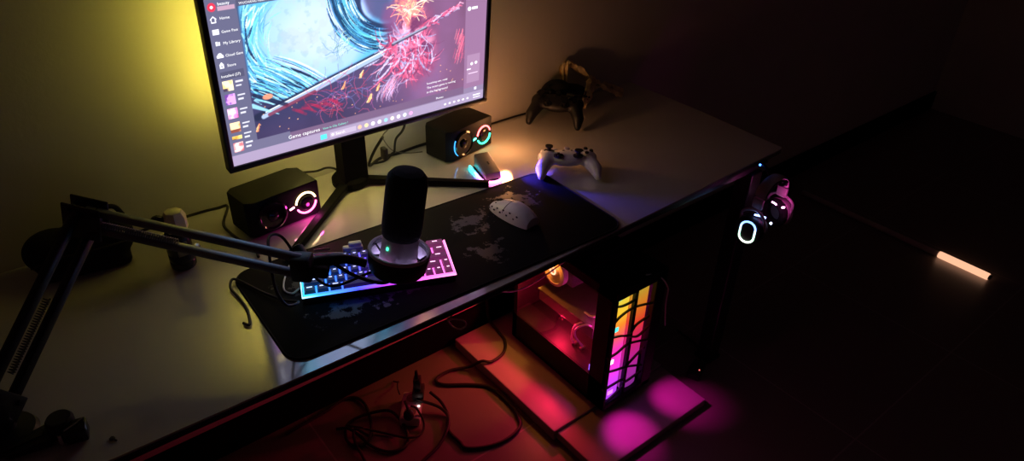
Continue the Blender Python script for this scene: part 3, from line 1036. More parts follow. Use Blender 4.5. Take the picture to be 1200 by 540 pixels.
MB().tube([MN + Vector((.03, .018, .010)) - O, MN + Vector((.055, .010, .008)) - O], .0022, 8, smooth=False).build('mount_screw', M['chrome'], arm)
# foot of the arm on the desk
mb = MB().lathe([(0, 0), (.042, 0), (.044, .004), (.040, .012), (.018, .018), (.016, .040), (0, .040)], 32)
mb.build('arm_foot', M['black'], arm, loc=(0, .004, 0))

mcb = MB().tube([dt(p) for p in [(.46, .935, .100), (.40, .985, .066), (.372, 1.03, .105), (.355, 1.055, .150), (.330, 1.045, .165), (.312, 1.005, .150), (.306, .985, .100), (.322, .992, .055), (.352, 1.02, .030), (.340, 1.065, .012), (.318, 1.12, .0085), (.303, 1.165, .0085), (.291, 1.185, .009), (.279, 1.165, .006), (.281, 1.13, .004), (.279, 1.085, .004), (.268, 1.045, .004), (.260, 1.055, .004)]], .0026, 8)
tag(mcb.build('microphone_cable', M['rubber']), 'black cable looping under the boom arm beside the keyboard', 'cable')

# ================================================================ gamepads
def gamepad(label, loc, rz, pitch, body_mat, stick_mat, group):
    t = thing('game_controller', label, 'game controller', loc, rz, group)
    t.rotation_euler = (pitch, 0, rz)
    mb = MB()
    mb.ball((0, .006, .032), (.062, .030, .017), 24)
    mb.ball((0, .002, .030), (.048, .026, .016), 24)
    for s in (-1, 1):
        mb.ball((s * .047, .008, .031), (.028, .028, .018), 20)
        mb.taper((s * .050, .004, .029), (s * .066, -.034, .021), .0205, .0165, 8)
        mb.taper((s * .066, -.034, .021), (s * .069, -.058, .0125), .0165, .0095, 6)
        mb.taper((s * .060, .030, .020), (s * .034, .034, .022), .0085, .0085, 6)
    mb.blob('controller_shell', body_mat, t, voxel=.0028, smooth_n=6)
    for s in (-1, 1):
        MB().taper((s * .058, .033, .034), (s * .026, .040, .034), .0075, .0065, 6).build('bumper', body_mat, t)
    for x, y in ((-.046, .014), (.024, -.010)):
        st = MB().lathe([(.0125, .044), (.0125, .047), (.006, .048), (.0055, .056), (.0095, .058), (.0098, .061), (.008, .0615), (0, .0595)], 24, Matrix.Translation((x, y, 0)))
        st.build('thumbstick', stick_mat, t)
    dp = MB().box((-.024, -.010, .047), (.020, .0065, .006), bevel=.001).box((-.024, -.010, .047), (.0065, .020, .006), bevel=.001)
    dp.lathe([(.0125, .0435), (.0125, .0465)], 24, Matrix.Translation((-.024, -.010, 0)))
    dp.build('direction_pad', stick_mat, t)
    for a in range(4):
        MB().lathe([(.0052, .044), (.0052, .0495), (.004, .0508), (0, .0510)], 18, Matrix.Translation((.047 + .0125 * math.cos(a * PI / 2), .014 + .0125 * math.sin(a * PI / 2), 0))).build('face_button', stick_mat, t)
    MB().lathe([(.007, .046), (.007, .0492), (0, .050)], 20, Matrix.Translation((0, .028, 0))).build('guide_button', M['grey_white'] if body_mat is M['white'] else stick_mat, t)
    for s in (-1, 1):
        MB().ball((s * .010, .013, .0485), (.003, .002, .0014), 10).build('menu_button', stick_mat, t)
    return t


gamepad('white game controller with black sticks resting past the end of the mat', (1.122, 1.147, .0015), R(-36), R(-1), M['white'], M['black'], 'game controllers on the desk')
M['pad_black'] = pmat('dark controller plastic', (.006, .006, .008), .5)
gamepad('black game controller propped against a dark pouch near the wall', (1.302, 1.388, .026), R(-52), R(24), M['pad_black'], M['black_gloss'], 'game controllers on the desk')

# dark pouch behind the black controller
pc_ = thing('pouch', 'dark soft pouch lying behind the black controller against the wall', 'pouch', (1.372, 1.436, 0), R(-14))
mb = MB()
mb.ball((0, 0, .040), (.080, .034, .040), 20); mb.ball((-.03, .0, .056), (.050, .032, .042), 20); mb.ball((.045, .005, .026), (.05, .03, .026), 20)
mb.blob('pouch_cloth', M['fabric'], pc_, voxel=.006, smooth_n=6)
MB().tube([(-.07, -.018, .05), (-.02, -.034, .062), (.04, -.032, .05), (.075, -.02, .035)], .0028, 8).build('zip', M['black_gloss'], pc_)

# crumpled tan strap leaning on the wall
tn = thing('cloth_strap', 'crumpled tan cloth strap draped over the dark pouch', 'strap', (1.40, 1.452, 0))


def ribbon(mb, pts, wds, rolls, th=.0022, seed=0):
    """a creased flat band of cloth: centre line, widths and the turn of the band at each point"""
    rg_ = random.Random(seed)
    P = [Vector(p) for p in pts]; n_ = (len(P) - 1) * 6
    rows = []
    for k in range(n_ + 1):
        f = k / 6; i0 = min(int(f), len(P) - 2); t = f - i0
        p0, p1, p2, p3 = P[max(0, i0 - 1)], P[i0], P[i0 + 1], P[min(len(P) - 1, i0 + 2)]
        c = .5 * (2 * p1 + (p2 - p0) * t + (2 * p0 - 5 * p1 + 4 * p2 - p3) * t * t + (3 * p1 - p0 - 3 * p2 + p3) * t ** 3)
        d_ = (p2 - p1).normalized(); w = wds[i0] * (1 - t) + wds[i0 + 1] * t; ro = rolls[i0] * (1 - t) + rolls[i0 + 1] * t
        sd_ = d_.cross(Vector((0, -.35, 1))).normalized(); nn = sd_.cross(d_)
        a_ = sd_ * math.cos(ro) + nn * math.sin(ro); b_ = nn * math.cos(ro) - sd_ * math.sin(ro)
        row = []
        for q in range(9):
            x = q / 8 - .5
            h_ = .0055 * math.sin(x * 13 + k * .5) + .003 * rg_.uniform(-1, 1)
            row.append((c + a_ * w * x + b_ * h_, b_))
        rows.append(row)
    va = [[mb.bm.verts.new(p + b_ * th / 2) for p, b_ in row] for row in rows]
    vb = [[mb.bm.verts.new(p - b_ * th / 2) for p, b_ in row] for row in rows]
    for k in range(n_):
        for q in range(8):
            mb.bm.faces.new((va[k][q], va[k][q + 1], va[k + 1][q + 1], va[k + 1][q]))
            mb.bm.faces.new((vb[k][q], vb[k + 1][q], vb[k + 1][q + 1], vb[k][q + 1]))
        for q in (0, 8):
            mb.bm.faces.new((va[k][q], va[k + 1][q], vb[k + 1][q], vb[k][q]))
    for k in (0, n_):
        for q in range(8):
            mb.bm.faces.new((va[k][q], va[k][q + 1], vb[k][q + 1], vb[k][q]))


mb = MB()
ribbon(mb, [(-.012, .010, .062), (-.010, .012, .126), (.022, .010, .116), (.060, .002, .086), (.100, -.010, .056), (.140, -.026, .030), (.185, -.048, .010)], [.016, .030, .046, .050, .046, .042, .022], [.2, .9, .8, .5, .7, .3, .2], seed=3)
ribbon(mb, [(.108, -.016, .054), (.078, -.026, .062), (.046, -.042, .056), (.020, -.056, .034), (.006, -.062, .012)], [.030, .040, .038, .030, .018], [.2, .5, .9, .6, .3], seed=5)
ribbon(mb, [(.126, -.022, .040), (.160, -.022, .034), (.198, -.036, .014)], [.026, .034, .018], [.6, .3, .8], seed=8)
mb.build('cloth', M['tan'], tn)

# ================================================================ bottle behind the arm
bo = thing('spray_bottle', 'small dark bottle with a cream cap behind the boom arm', 'bottle', (.236, 1.300, 0))
MB().lathe([(0, 0), (.022, 0), (.024, .003), (.024, .014), (.0225, .016), (.024, .018), (.024, .030), (.0225, .032), (.024, .034), (.024, .072), (.018, .082), (.013, .086), (0, .086)], 28).build('bottle_body', M['bottle'], bo)
MB().lathe([(.019, .082), (.0215, .086), (.0215, .112), (.016, .124), (.006, .128), (0, .128)], 7, Matrix.Translation((.004, -.002, 0))).build('cap', M['cream_cap'], bo)
mb = MB().tube([(-.004, .0, .094), (-.026, .004, .112), (-.034, .006, .100)], [.009, .010, .006], 10)
mb.build('nozzle', M['bottle'], bo)
MB().box((.0, -.0235, .050), (.020, .003, .030), bevel=.001).build('bottle_label', M['dark_bronze'], bo)

# dark pouch / case at the back behind the elbow
ba = thing('soft_case', 'rounded black soft case standing by the wall behind the arm joint', 'case', (.085, 1.405, 0), R(-8))
mb = MB()
mb.ball((.02, 0, .052), (.070, .045, .052), 24); mb.ball((-.045, .012, .045), (.055, .04, .045), 24); mb.ball((.055, -.005, .062), (.042, .036, .048), 24)
mb.box((0, 0, .012), (.16, .07, .024), bevel=.008)
mb.blob('case_body', M['fabric'], ba, voxel=.005, smooth_n=8)
MB().tube([(-.085, -.035, .045), (-.04, -.047, .060), (.03, -.050, .062), (.08, -.040, .060)], .0022, 8).build('zip', M['black_gloss'], ba)
MB().tube([(.045, -.01, .104), (.055, -.008, .122), (.075, -.004, .118), (.085, 0, .095)], .005, 8).build('carry_loop', M['fabric'], ba)

# ================================================================ phone clamp and screw at the near corner
cp = thing('phone_clamp', 'black plastic phone clamp lying flat near the front edge of the desk', 'clamp', (-.066, .972, 0), R(-14))
mb = MB()
mb.prism([(-.052, -.016), (-.044, -.022), (.010, -.017), (.012, .017), (.0, .022), (-.046, .000)], .003, .016, bevel=.003)
mb.prism([(-.050, -.018), (.0, -.004), (.0, .004), (-.052, -.010)], .014, .019, bevel=.001)
mb.build('jaw', M['black'], cp)
MB().lathe([(.017, 0), (.019, .003), (.019, .026), (.016, .031), (0, .031)], 26, Matrix.Translation((.022, .010, 0))).build('clamp_knob', M['black_matte'], cp)
MB().box((.042, -.010, .014), (.030, .026, .026), bevel=.003).build('clamp_block', M['black_gloss'], cp)
MB().tube([(.030, -.020, .029), (.044, -.012, .030), (.054, -.002, .029)], .0012, 6).build('clamp_pin', M['chrome'], cp)
MB().lathe([(.004, 0), (.004, .016)], 12, Matrix.Translation((.022, -.016, .004))).build('thumb_screw', M['chrome'], cp)
cs = thing('screw', 'tiny black screw lying alone near the front edge of the desk', 'screw', (.010, .920, .0))
MB().lathe([(.0042, 0), (.0042, .0015), (.003, .003), (0, .003)], 12).build('screw_head', M['black'], cs)
MB().tube([(0, 0, .0016), (.004, -.008, .0014)], .0015, 8, smooth=False).build('screw_shank', M['black'], cs)

# ================================================================ headset under the desk edge
hk = thing('headset_hook', 'black hook fixed beneath the front desk edge holding the headset', 'hook', (1.607, YF, 0))
mb = MB()
mb.box((0, .042, -.0185), (.024, .046, .005), bevel=.001)
mb.tube([(0, .040, -.021), (0, .010, -.034), (0, -.006, -.052), (0, -.022, -.058), (0, -.046, -.056), (0, -.052, -.042)], .005, 10)
mb.build('hook_body', M['black'], hk)
MB().ball((-.010, .028, -.0245), (.003, .003, .004), 10).build('hook_light', emat('blue hook light', (.06, .2, 1.), 5.), hk)

hs = thing('headset', 'headset with glowing rainbow ring hanging off the desk edge', 'headset', (1.600, .853, -.050))
mb = MB()
bandp = [(.052 * math.cos(R(a)), 0, -.030 + .052 * math.sin(R(a)) * .72) for a in range(-5, 186, 10)]
mb.tube(bandp, .016, 12, smooth=False, rb=.0055)
mb.build('headband', M['pink_plastic'], hs)
mb = MB().tube([(.046 * math.cos(R(a)), 0, -.033 + .046 * math.sin(R(a)) * .66) for a in range(15, 166, 10)], .015, 12, smooth=False, rb=.007)
mb.build('band_padding', M['fabric'], hs)
for s, zc in ((-1, -.128), (1, -.118)):
    x = s * .060
    rm = Matrix.Translation((x, 0, zc)) @ Matrix.Rotation(R(-12 * s), 4, 'Z') @ Matrix.Rotation(R(90) * s, 4, 'Y')
    yk = MB().box((s * .055, 0, -.052), (.010, .030, .030), bevel=.003)
    yk.tube([(s * .058, -.036, zc), (s * .062, -.034, zc + .040), (s * .058, 0, zc + .056), (s * .062, .034, zc + .040), (s * .058, .036, zc)], .004, 10)
    yk.build('yoke', M['pink_plastic'], hs)
    ec = MB().lathe([(.036, -.004), (.040, 0), (.040, .014), (.034, .022), (.020, .025), (0, .025)], 36, rm)
    ec.build('ear_cup', M['black'] if s < 0 else M['pink_plastic'], hs)
    cu_ = MB().lathe([(.022, -.002), (.022, -.018), (.030, -.024), (.039, -.018), (.041, -.008), (.038, -.001)], 36, rm, cap=False)
    cu_.build('ear_cushion', M['fabric'], hs)
    if s < 0:
        pts = []
        for px_, py_ in rrect(.040, .062, .0195, 8, -.020, -.031):
            pts.append(rm @ Vector((py_, px_, .0245)))
        gr = emat_grad('headset ring light', 'Z', zc - .03, zc + .03, [(0, (.85, 1., .80)), (.25, (.45, .95, .60)), (.6, (.55, .8, 1.)), (.8, (.25, .45, 1.)), (1, (.2, .4, 1.))], 2.6)
        MB().tube(pts, .0026, 8, smooth=False, closed=True).build('ring_light', gr, hs)
    else:
        MB().tube([rm @ Vector((-.026 - .006 * math.cos(a), .014 * math.sin(a) * 1.1, -.022)) for a in np.linspace(-.6, .6, 5)], .0022, 8).build('cushion_light', emat('pink cushion light', (1., .45, .85), 6.), hs)
MB().tube([(-.052, -.030, -.083), (-.060, -.018, -.080), (-.066, -.004, -.081)], .0026, 8).build('cup_light', emat('blue cup light', (.25, .40, 1.), 5.), hs)
MB().ball((-.030, -.036, -.105), .0034, 10).build('cup_light', emat('white cup light', (.6, .7, 1.), 5.), hs)
MB().tube([(.012, -.034, -.072), (.022, -.034, -.075)], .0026, 8, smooth=False).build('inner_light', emat('pink inner light', (1., .35, .75), 8.), hs)

# ================================================================ rod on the floor, its lit end put in as emission
wd = thing('pale_rod', 'slim pale rod lying on the dark floor, its lit end put in as peach glow', 'light wand', (2.80, .948, -T), 0)
MB().lathe([(.010, -.205), (.0115, -.20), (.0115, .395), (.009, .40)], 16, Matrix.Translation((0, 0, .0125)) @ Matrix.Rotation(R(-90), 4, 'X')).build('rod_shaft', M['rod'], wd)
MB().lathe([(.0125, -.392), (.0138, -.388), (.0138, -.212), (.0125, -.205)], 20, Matrix.Translation((0, 0, .0140)) @ Matrix.Rotation(R(-90), 4, 'X')).build('lit_end_glow', emat('peach glow', (1., .50, .30), .95), wd)  # emission stands in for light falling on this end of the rod
MB().lathe([(.0090, -.400), (.0100, -.396), (.0100, -.388)], 16, Matrix.Translation((0, 0, .0140)) @ Matrix.Rotation(R(-90), 4, 'X')).build('end_cap', M['black'], wd)

# ================================================================ platform and computer
pf = thing('platform', 'low pale board platform under the computer', 'platform', (.982, .80, -T))
MB().box((.222, .175 + .24, .0175), (.444, .482, .035), bevel=.003).build('rear_board', M['board'], pf, smooth=False)
MB().box((.228, .0865, .0135), (.434, .173, .027), bevel=.003).build('front_board', M['board'], pf, smooth=False)

CX, CY, CW, CD, CH = 1.137, .945, .195, .41, .430
pc = thing('computer_tower', 'black computer tower with glass side and glowing front under the desk', 'computer', (CX, CY, -.70))
F = .008
st = MB()
st.box((CW / 2, CD / 2, F + .004), (CW, CD, .006))                                   # bottom
st.box((CW / 2, CD / 2, CH - .003), (CW, CD, .006))                                  # top
st.box((CW - .002, CD / 2, CH / 2 + F / 2), (.004, CD, CH - F))                      # far side
st.box((CW / 2, CD - .002, CH / 2 + F / 2), (CW, .004, CH - F))                      # rear
st.box((.002, CD / 2, .055), (.004, CD, .094))                                       # shroud side
st.box((CW / 2, CD / 2 + .035, .100), (CW - .01, CD - .08, .004))                    # shroud lid
st.box((.003, .033, CH / 2 + F / 2), (.006, .066, CH - F), bevel=.002)               # front pillar of the side
st.box((.003, CD - .010, CH / 2 + F / 2), (.006, .020, CH - F))
st.box((.003, CD / 2, CH - .018), (.006, CD, .036))
for x, y in ((.02, .03), (CW - .02, .03), (.02, CD - .03), (CW - .02, CD - .03)):
    st.lathe([(.010, 0), (.010, .009)], 14, Matrix.Translation((x, y, 0)))
st.build('chassis', M['case_black'], pc, smooth=False)
# front frame
ff = MB()
ff.box((.003, .004, CH / 2 + F / 2), (.006, .016, CH - F))
ff.box((CW - .020, .004, CH / 2 + F / 2), (.040, .016, CH - F), bevel=.003)
ff.box((CW / 2, .004, CH - .014), (CW, .016, .028), bevel=.003)
ff.box((CW / 2, .004, .018), (CW, .016, .020), bevel=.003)
ff.box((.0825, .006, CH / 2), (.012, .010, CH - .02))
ff.build('front_frame', M['case_black'], pc, smooth=False)
# glowing diffusers behind the lattice
zt, zb = .399, .028
# gradients run from the bottom (0) to the top (1)
g1 = [(0, (.42, .05, .85)), (.12, (.55, .05, .95)), (.30, (.88, .04, .70)), (.50, (.95, .03, .42)), (.62, (1., .10, .10)), (.72, (1., .22, .02)), (.85, (.92, .50, .03)), (1, (.62, .55, .05))]
g2 = [(0, (.30, .03, .35)), (.15, (.50, .03, .45)), (.35, (.70, .02, .32)), (.52, (.85, .02, .14)), (.66, (1., .06, .03)), (.80, (.95, .22, .02)), (1, (.62, .45, .04))]
for x0_, x1_, g_, st_s in ((.008, .0755, g1, 1.0), (.0895, .152, g2, .62)):
    mb = MB()
    c_ = (x0_ + x1_) / 2; hw = (x1_ - x0_) / 2
    prof = [(c_ + hw * math.cos(a), .022 - .012 * math.sin(a)) for a in np.linspace(0, PI, 13)]
    mb.prism([(x1_, .030)] + prof + [(x0_, .030)], zb, zt)
    mb.build('light_diffuser', emat_grad('diffuser glow', 'Z', zb, zt, g_, st_s), pc)
for x, z, c, s_ in ((.024, .392, (.25, 1., .8), 1.6), (.024, .288, (.08, .9, .75), 1.2), (.022, .172, (1., .75, .9), 2.2), (.036, .050, (.75, .2, 1.), 1.4)):
    MB().box((x + .002, .0105, z), (.020, .003, .015 if z < .38 else .010), bevel=.0012).build('fan_light', emat('fan light', c, s_), pc)
lat = [[(1.132, -.312), (1.17, -.325), (1.214, -.324), (1.219, -.305)], [(1.133, -.381), (1.159, -.360), (1.213, -.352), (1.290, -.372)],
       [(1.131, -.417), (1.171, -.430), (1.211, -.446), (1.234, -.423), (1.284, -.415)], [(1.132, -.491), (1.169, -.490), (1.213, -.480), (1.290, -.505)],
       [(1.13, -.541), (1.171, -.555), (1.222, -.570), (1.286, -.600)], [(1.218, -.565), (1.254, -.545), (1.287, -.530)],
       [(1.13, -.609), (1.168, -.610), (1.207, -.612), (1.224, -.630), (1.288, -.625)], [(1.139, -.670), (1.185, -.655), (1.216, -.640)], [(1.215, -.455), (1.25, -.47), (1.288, -.455)]]
mb = MB()
for l in lat:
    mb.tube([(x - CX, .0010, z + .70) for x, z in l], .0042, 8, rb=.0030)
mb.build('front_lattice', M['black'], pc)
# side window
MB().box((.0022, .066 + (CD - .086) / 2, .102 + (CH - .138) / 2), (.003, CD - .086, CH - .138)).build('side_glass', M['glass'], pc, smooth=False)
# inside: motherboard, cooler, cards, drives, cables
bd = MB().box((CW - .012, .235, .262), (.004, .270, .290))
for k in range(7):
    bd.box((CW - .018, .13 + .035 * k, .15 + .02 * (k % 4)), (.010, .018, .016))
bd.build('motherboard', M['pcb'], pc, smooth=False)
co = MB()
for k in range(12):
    co.box((CW - .070, .285, .262 + k * .008), (.080, .085, .0025))
co.build('cooler_fins', M['copper'], pc, smooth=False)
mb = MB().lathe([(.045, 0), (.045, .018), (.036, .020), (.036, .006), (.012, .006), (.012, .020), (0, .021)], 32, Matrix.Translation((.062, .285, .310)) @ Matrix.Rotation(R(-90), 4, 'Y'))
fan = mb.build('cooler_fan', M['orange_shroud'], pc)
MB().tube([(.0405, .285 + .011 * math.cos(a), .318 + .011 * math.sin(a)) for a in np.linspace(0, 2 * PI, 21)[:-1]], .0022, 8, smooth=False, closed=True).build('fan_hub_light', emat('fan hub light', (1., .40, .22), 4.), fan)
gp = MB().box((.095, .215, .205), (.120, .235, .036), bevel=.004)
gp.box((.095, .215, .226), (.124, .240, .004))
M['card'] = pmat('card shroud', (.16, .13, .11), .45)
gp.build('graphics_card', M['card'], pc, smooth=False)
mb = MB()
for k in range(2):
    mb.lathe([(.046, 0), (.046, .004), (.040, .005), (.014, .003), (.014, .006), (0, .006)], 28, Matrix.Translation((.090, .15 + .11 * k, .187)) @ Matrix.Rotation(PI, 4, 'X'))
mb.build('card_fan', M['black'], pc)
for k in range(2):
    MB().box((CW - .036, .150 + .014 * k, .320), (.044, .007, .118), bevel=.001).build('memory_stick', M['orange_shroud'], pc, smooth=False)
mb = MB()
mb.tube([(.05, .10, .215), (.03, .12, .23), (.02, .15, .20), (.03, .16, .16), (.05, .155, .125), (.06, .15, .106)], .003, 8)
mb.tube([(.06, .11, .21), (.04, .135, .225), (.03, .165, .195), (.035, .18, .14), (.05, .18, .106)], .003, 8)
mb.tube([(.10, .08, .25), (.07, .09, .27), (.05, .12, .25), (.06, .16, .235)], .003, 8)
mb.build('power_cable', M['white_wire'], pc)
mb = MB().box((.055, .150, .108), (.022, .010, .010), bevel=.002).box((.052, .178, .108), (.022, .010, .010), bevel=.002)
mb.build('cable_connector', M['black'], pc)
for k in range(3):
    zc = .125 + .110 * k
    fm = MB().lathe([(.052, 0), (.052, .022), (.048, .022), (.048, 0)], 32, Matrix.Translation((CW / 2 - .01, .060, zc + .01)) @ Matrix.Rotation(R(90), 4, 'X'), cap=False)
    for q_ in range(7):
        a = 2 * PI * q_ / 7
        fm.box((CW / 2 - .01 + .028 * math.cos(a), .050, zc + .01 + .028 * math.sin(a)), (.040, .003, .020), rot=rotM(0, -a, 0) @ rotM(R(28), 0, 0))
    fm.lathe([(.014, 0), (.014, .018)], 20, Matrix.Translation((CW / 2 - .01, .058, zc + .01)) @ Matrix.Rotation(R(90), 4, 'X'))
    fm.build('case_fan', M['black'], pc)
MB().box((.014, .072, .118), (.014, .004, .020)).build('fan_edge_light', emat('violet fan edge', (.25, .10, 1.), 2.5), pc)

# top of the tower: small vents and buttons
mb = MB()
for k in range(9):
    mb.box((CW / 2, .12 + .028 * k, CH + .0005), (CW - .06, .012, .003))
mb.build('top_vent', M['black_matte'], pc, smooth=False)
mb = MB()
for k in range(3):
    mb.lathe([(.0035, 0), (.0035, .003), (0, .003)], 12, Matrix.Translation((.03 + .014 * k, .03, CH)))
mb.build('power_button', M['chrome'], pc)

wr = MB().tube([dt(p) for p in [(1.255, .955, -.268), (1.285, .948, -.277), (1.312, .940, -.300), (1.334, .936, -.335), (1.337, .936, -.352), (1.335, .935, -.385), (1.341, .934, -.43), (1.350, .934, -.475)]], .0022, 8)
tag(wr.build('front_cable', M['white_wire']), 'thin pale cable hanging over the front corner of the computer tower', 'cable')
w2 = MB().tube([dt(p) for p in [(.912, 1.14, -.280), (.950, 1.14, -.298), (.994, 1.14, -.305), (1.032, 1.14, -.303), (1.068, 1.14, -.296), (1.105, 1.14, -.287), (1.136, 1.14, -.279)]], .0021, 8)
tag(w2.build('loose_wire', M['white_wire']), 'thin pale wire sticking out from the top edge of the computer tower', 'wire')
w3 = MB().tube([dt(p) for p in [(.632, .9347, -.060), (.628, .94, -.085), (.626, .95, -.103), (.640, .95, -.108), (.664, .95, -.124), (.670, .95, -.138), (.658, .95, -.143), (.640, .95, -.130), (.626, .95, -.106), (.624, .945, -.088), (.630, .9347, -.062)]], .0018, 8)
tag(w3.build('wire_loop', M['white_wire']), 'small pale wire loop dangling beneath the front desk edge', 'wire')

# ================================================================ cables behind the monitor
def cable(name, pts, r_, label, mt=M['rubber'], wpar=True):
    return tag(MB().tube([dt(p) for p in pts], r_, 8).build(name, mt), label, 'cable')
cable('display_cable', [(.742, 1.385, .105), (.744, 1.40, .090), (.735, 1.415, .062), (.728, 1.43, .03), (.735, 1.45, .004), (.77, 1.468, .004), (.80, 1.471, .004), (.828, 1.468, .004), (.88, 1.473, .004), (.93, 1.474, .004)], .0035, 'black cable curving from the monitor neck along the wall')
cable('power_cable', [(.812, 1.372, .18), (.815, 1.41, .10), (.808, 1.44, .06), (.810, 1.455, .02), (.806, 1.460, .0125), (.78, 1.452, .004), (.75, 1.455, .004)], .0030, 'black power cable dropping from the back of the monitor to the desk')
cable('signal_wire', [(.765, 1.3765, .150), (.768, 1.40, .115), (.773, 1.44, .08), (.792, 1.466, .045), (.818, 1.472, .011), (.85, 1.455, .0035), (.885, 1.442, .002)], .0014, 'thin grey wire slanting down the wall below the monitor', M['dark_bronze'])
cable('speaker_cable', [(.10, 1.47, .0035), (.23, 1.472, .0035), (.322, 1.474, .0035), (.363, 1.470, .0035), (.384, 1.464, .0035), (.351, 1.40, .0035), (.349, 1.358, .0035), (.356, 1.31, .0035), (.368, 1.270, .0035), (.362, 1.235, .0035)], .0030, 'black cable running along the wall and around the smaller lit yellow-ringed speaker')
cable('speaker_wire', [(.478, 1.396, .060), (.505, 1.41, .062), (.534, 1.41, .064), (.578, 1.41, .055), (.608, 1.42, .050), (.638, 1.44, .030), (.66, 1.455, .004), (.69, 1.470, .004)], .0026, 'black cable passing from the yellow-ringed speaker towards the monitor neck')
cable('wall_cable', [(1.052, 1.452, .03), (1.075, 1.464, .010), (1.129, 1.474, .003), (1.198, 1.475, .003), (1.26, 1.474, .003), (1.275, 1.470, .003)], .0026, 'straight black cable along the wall from the green-ringed speaker')

# ================================================================ floor: power strip, plugs, cables
FZ = -T
ps = thing('power_strip', 'pale power strip with a tiny lit indicator on the floor', 'power strip', (.722, 1.300, FZ), R(52))
MB().box((0, 0, .017), (.105, .058, .034), bevel=.006).build('strip_body', M['grey_white'], ps)
for k in range(2):
    mb = MB().lathe([(.017, .034), (.017, .0348), (.014, .0352), (0, .0352)], 20, Matrix.Translation((-.026 + .052 * k, 0, 0)))
    mb.build('socket', M['dark_bronze'], ps)
MB().ball((-.006, -.022, .0345), .0022, 10).build('indicator_light', emat('white indicator', (1., .75, .7), 10.), ps)
ad = thing('power_adapter', 'black power adapter plugged upright into the pale strip', 'adapter', (.756, 1.318, FZ + .036), R(52))
mb = MB()
mb.prism([(-.020, -.018), (.020, -.018), (.022, .014), (-.022, .014)], 0, .030, bevel=.004)
mb.prism([(-.014, -.010), (.014, -.010), (.012, .010), (-.012, .010)], .028, .070, bevel=.004)
mb.build('adapter_body', M['black'], ad)
MB().tube([(0, 0, .066), (.001, .001, .082), (.004, .002, .094)], [.006, .005, .004], 10).build('strain_relief', M['rubber'], ad)
p2 = thing('plug', 'small black plug seated at the end of the pale strip', 'plug', (.690, 1.262, FZ + .036), R(52))
MB().lathe([(.013, 0), (.015, .004), (.014, .016), (.007, .026), (0, .027)], 18).build('plug_body', M['black'], p2)
MB().tube([(0, 0, .024), (.008, .004, .036), (.026, .012, .036)], .004, 8).build('plug_tail', M['rubber'], p2)

z_ = FZ + .006
A1 = [(.786, 1.300, z_ + .04), (.800, 1.262, z_ + .02), (.796, 1.222, z_), (.767, 1.181, z_), (.768, 1.125, z_), (.771, 1.096, z_), (.817, 1.067, z_), (.876, 1.053, z_), (.935, 1.066, z_), (.958, 1.107, z_), (.966, 1.155, z_), (.962, 1.238, z_), (.922, 1.284, z_), (.856, 1.334, z_), (.850, 1.366, z_), (.905, 1.372, z_), (.958, 1.345, z_ + .006), (.984, 1.315, -.692), (1.01, 1.296, -.694), (1.063, 1.306, -.694), (1.100, 1.345, -.694), (1.112, 1.40, -.694), (1.115, 1.45, -.68), (1.12, 1.47, -.62)]
cable('computer_power_cable', A1, .0048, 'thick black cable snaking from the adapter onto the platform')
cable('floor_cable', [(.742, 1.30, z_ + .035), (.780, 1.262, z_ + .02), (.792, 1.235, z_ + .012), (.786, 1.205, z_ + .013), (.764, 1.178, z_ + .010), (.717, 1.150, z_), (.642, 1.128, z_), (.58, 1.10, z_)], .0045, 'black cable running straight from the adapter toward the room')
C1 = [(.40, 1.440, z_), (.52, 1.449, z_), (.582, 1.460, z_), (.619, 1.446, z_), (.628, 1.402, z_), (.606, 1.330, z_), (.578, 1.287, z_), (.545, 1.277, z_), (.524, 1.303, z_), (.529, 1.337, z_), (.555, 1.369, z_), (.603, 1.366, z_ + .006), (.662, 1.339, z_ + .010), (.676, 1.300, z_ + .008), (.670, 1.240, z_), (.640, 1.202, z_), (.597, 1.213, z_), (.569, 1.256, z_), (.554, 1.310, z_ + .010), (.543, 1.346, z_ + .010), (.520, 1.372, z_)]
cable('coiled_cable', C1, .0044, 'black cable lying in loose coils beside the pale strip')
cable('thin_cable', [(.546, 1.352, z_ + .012), (.572, 1.322, z_ + .014), (.584, 1.314, z_ + .008), (.623, 1.272, z_), (.660, 1.216, z_ + .009), (.699, 1.214, z_), (.722, 1.236, z_ + .01), (.718, 1.262, z_ + .045), (.705, 1.272, z_ + .058)], .0032, 'thin black cable crossing the coils to the plug')
cable('trailing_cable', [(.575, 1.285, z_ + .012), (.555, 1.325, z_ + .018), (.538, 1.300, z_ + .008), (.530, 1.236, z_), (.520, 1.18, z_), (.49, 1.12, z_)], .0040, 'black cable trailing from the coils out across the tiles')
cable('strip_wire', [(.744, 1.440, z_ - .003), (.747, 1.415, z_ + .01), (.735, 1.395, z_ + .035), (.722, 1.375, z_ + .034), (.715, 1.352, z_ + .031)], .0022, 'thin wire rising to the pale strip near the skirting')

sd = thing('small_adapter', 'small black floor adapter with a tiny red light behind the platform', 'adapter', (1.515, .905, FZ), R(20))
MB().box((0, 0, .014), (.07, .04, .028), bevel=.005).build('adapter_body', M['black'], sd)
MB().ball((-.012, -.012, .0285), .0022, 8).build('indicator_light', emat('red indicator', (1., .18, .15), 1.2), sd)
MB().tube([(.044, 0, .012), (.08, .01, .004), (.13, .05, .004), (.16, .12, .004)], .003, 8).build('lead', M['rubber'], sd)

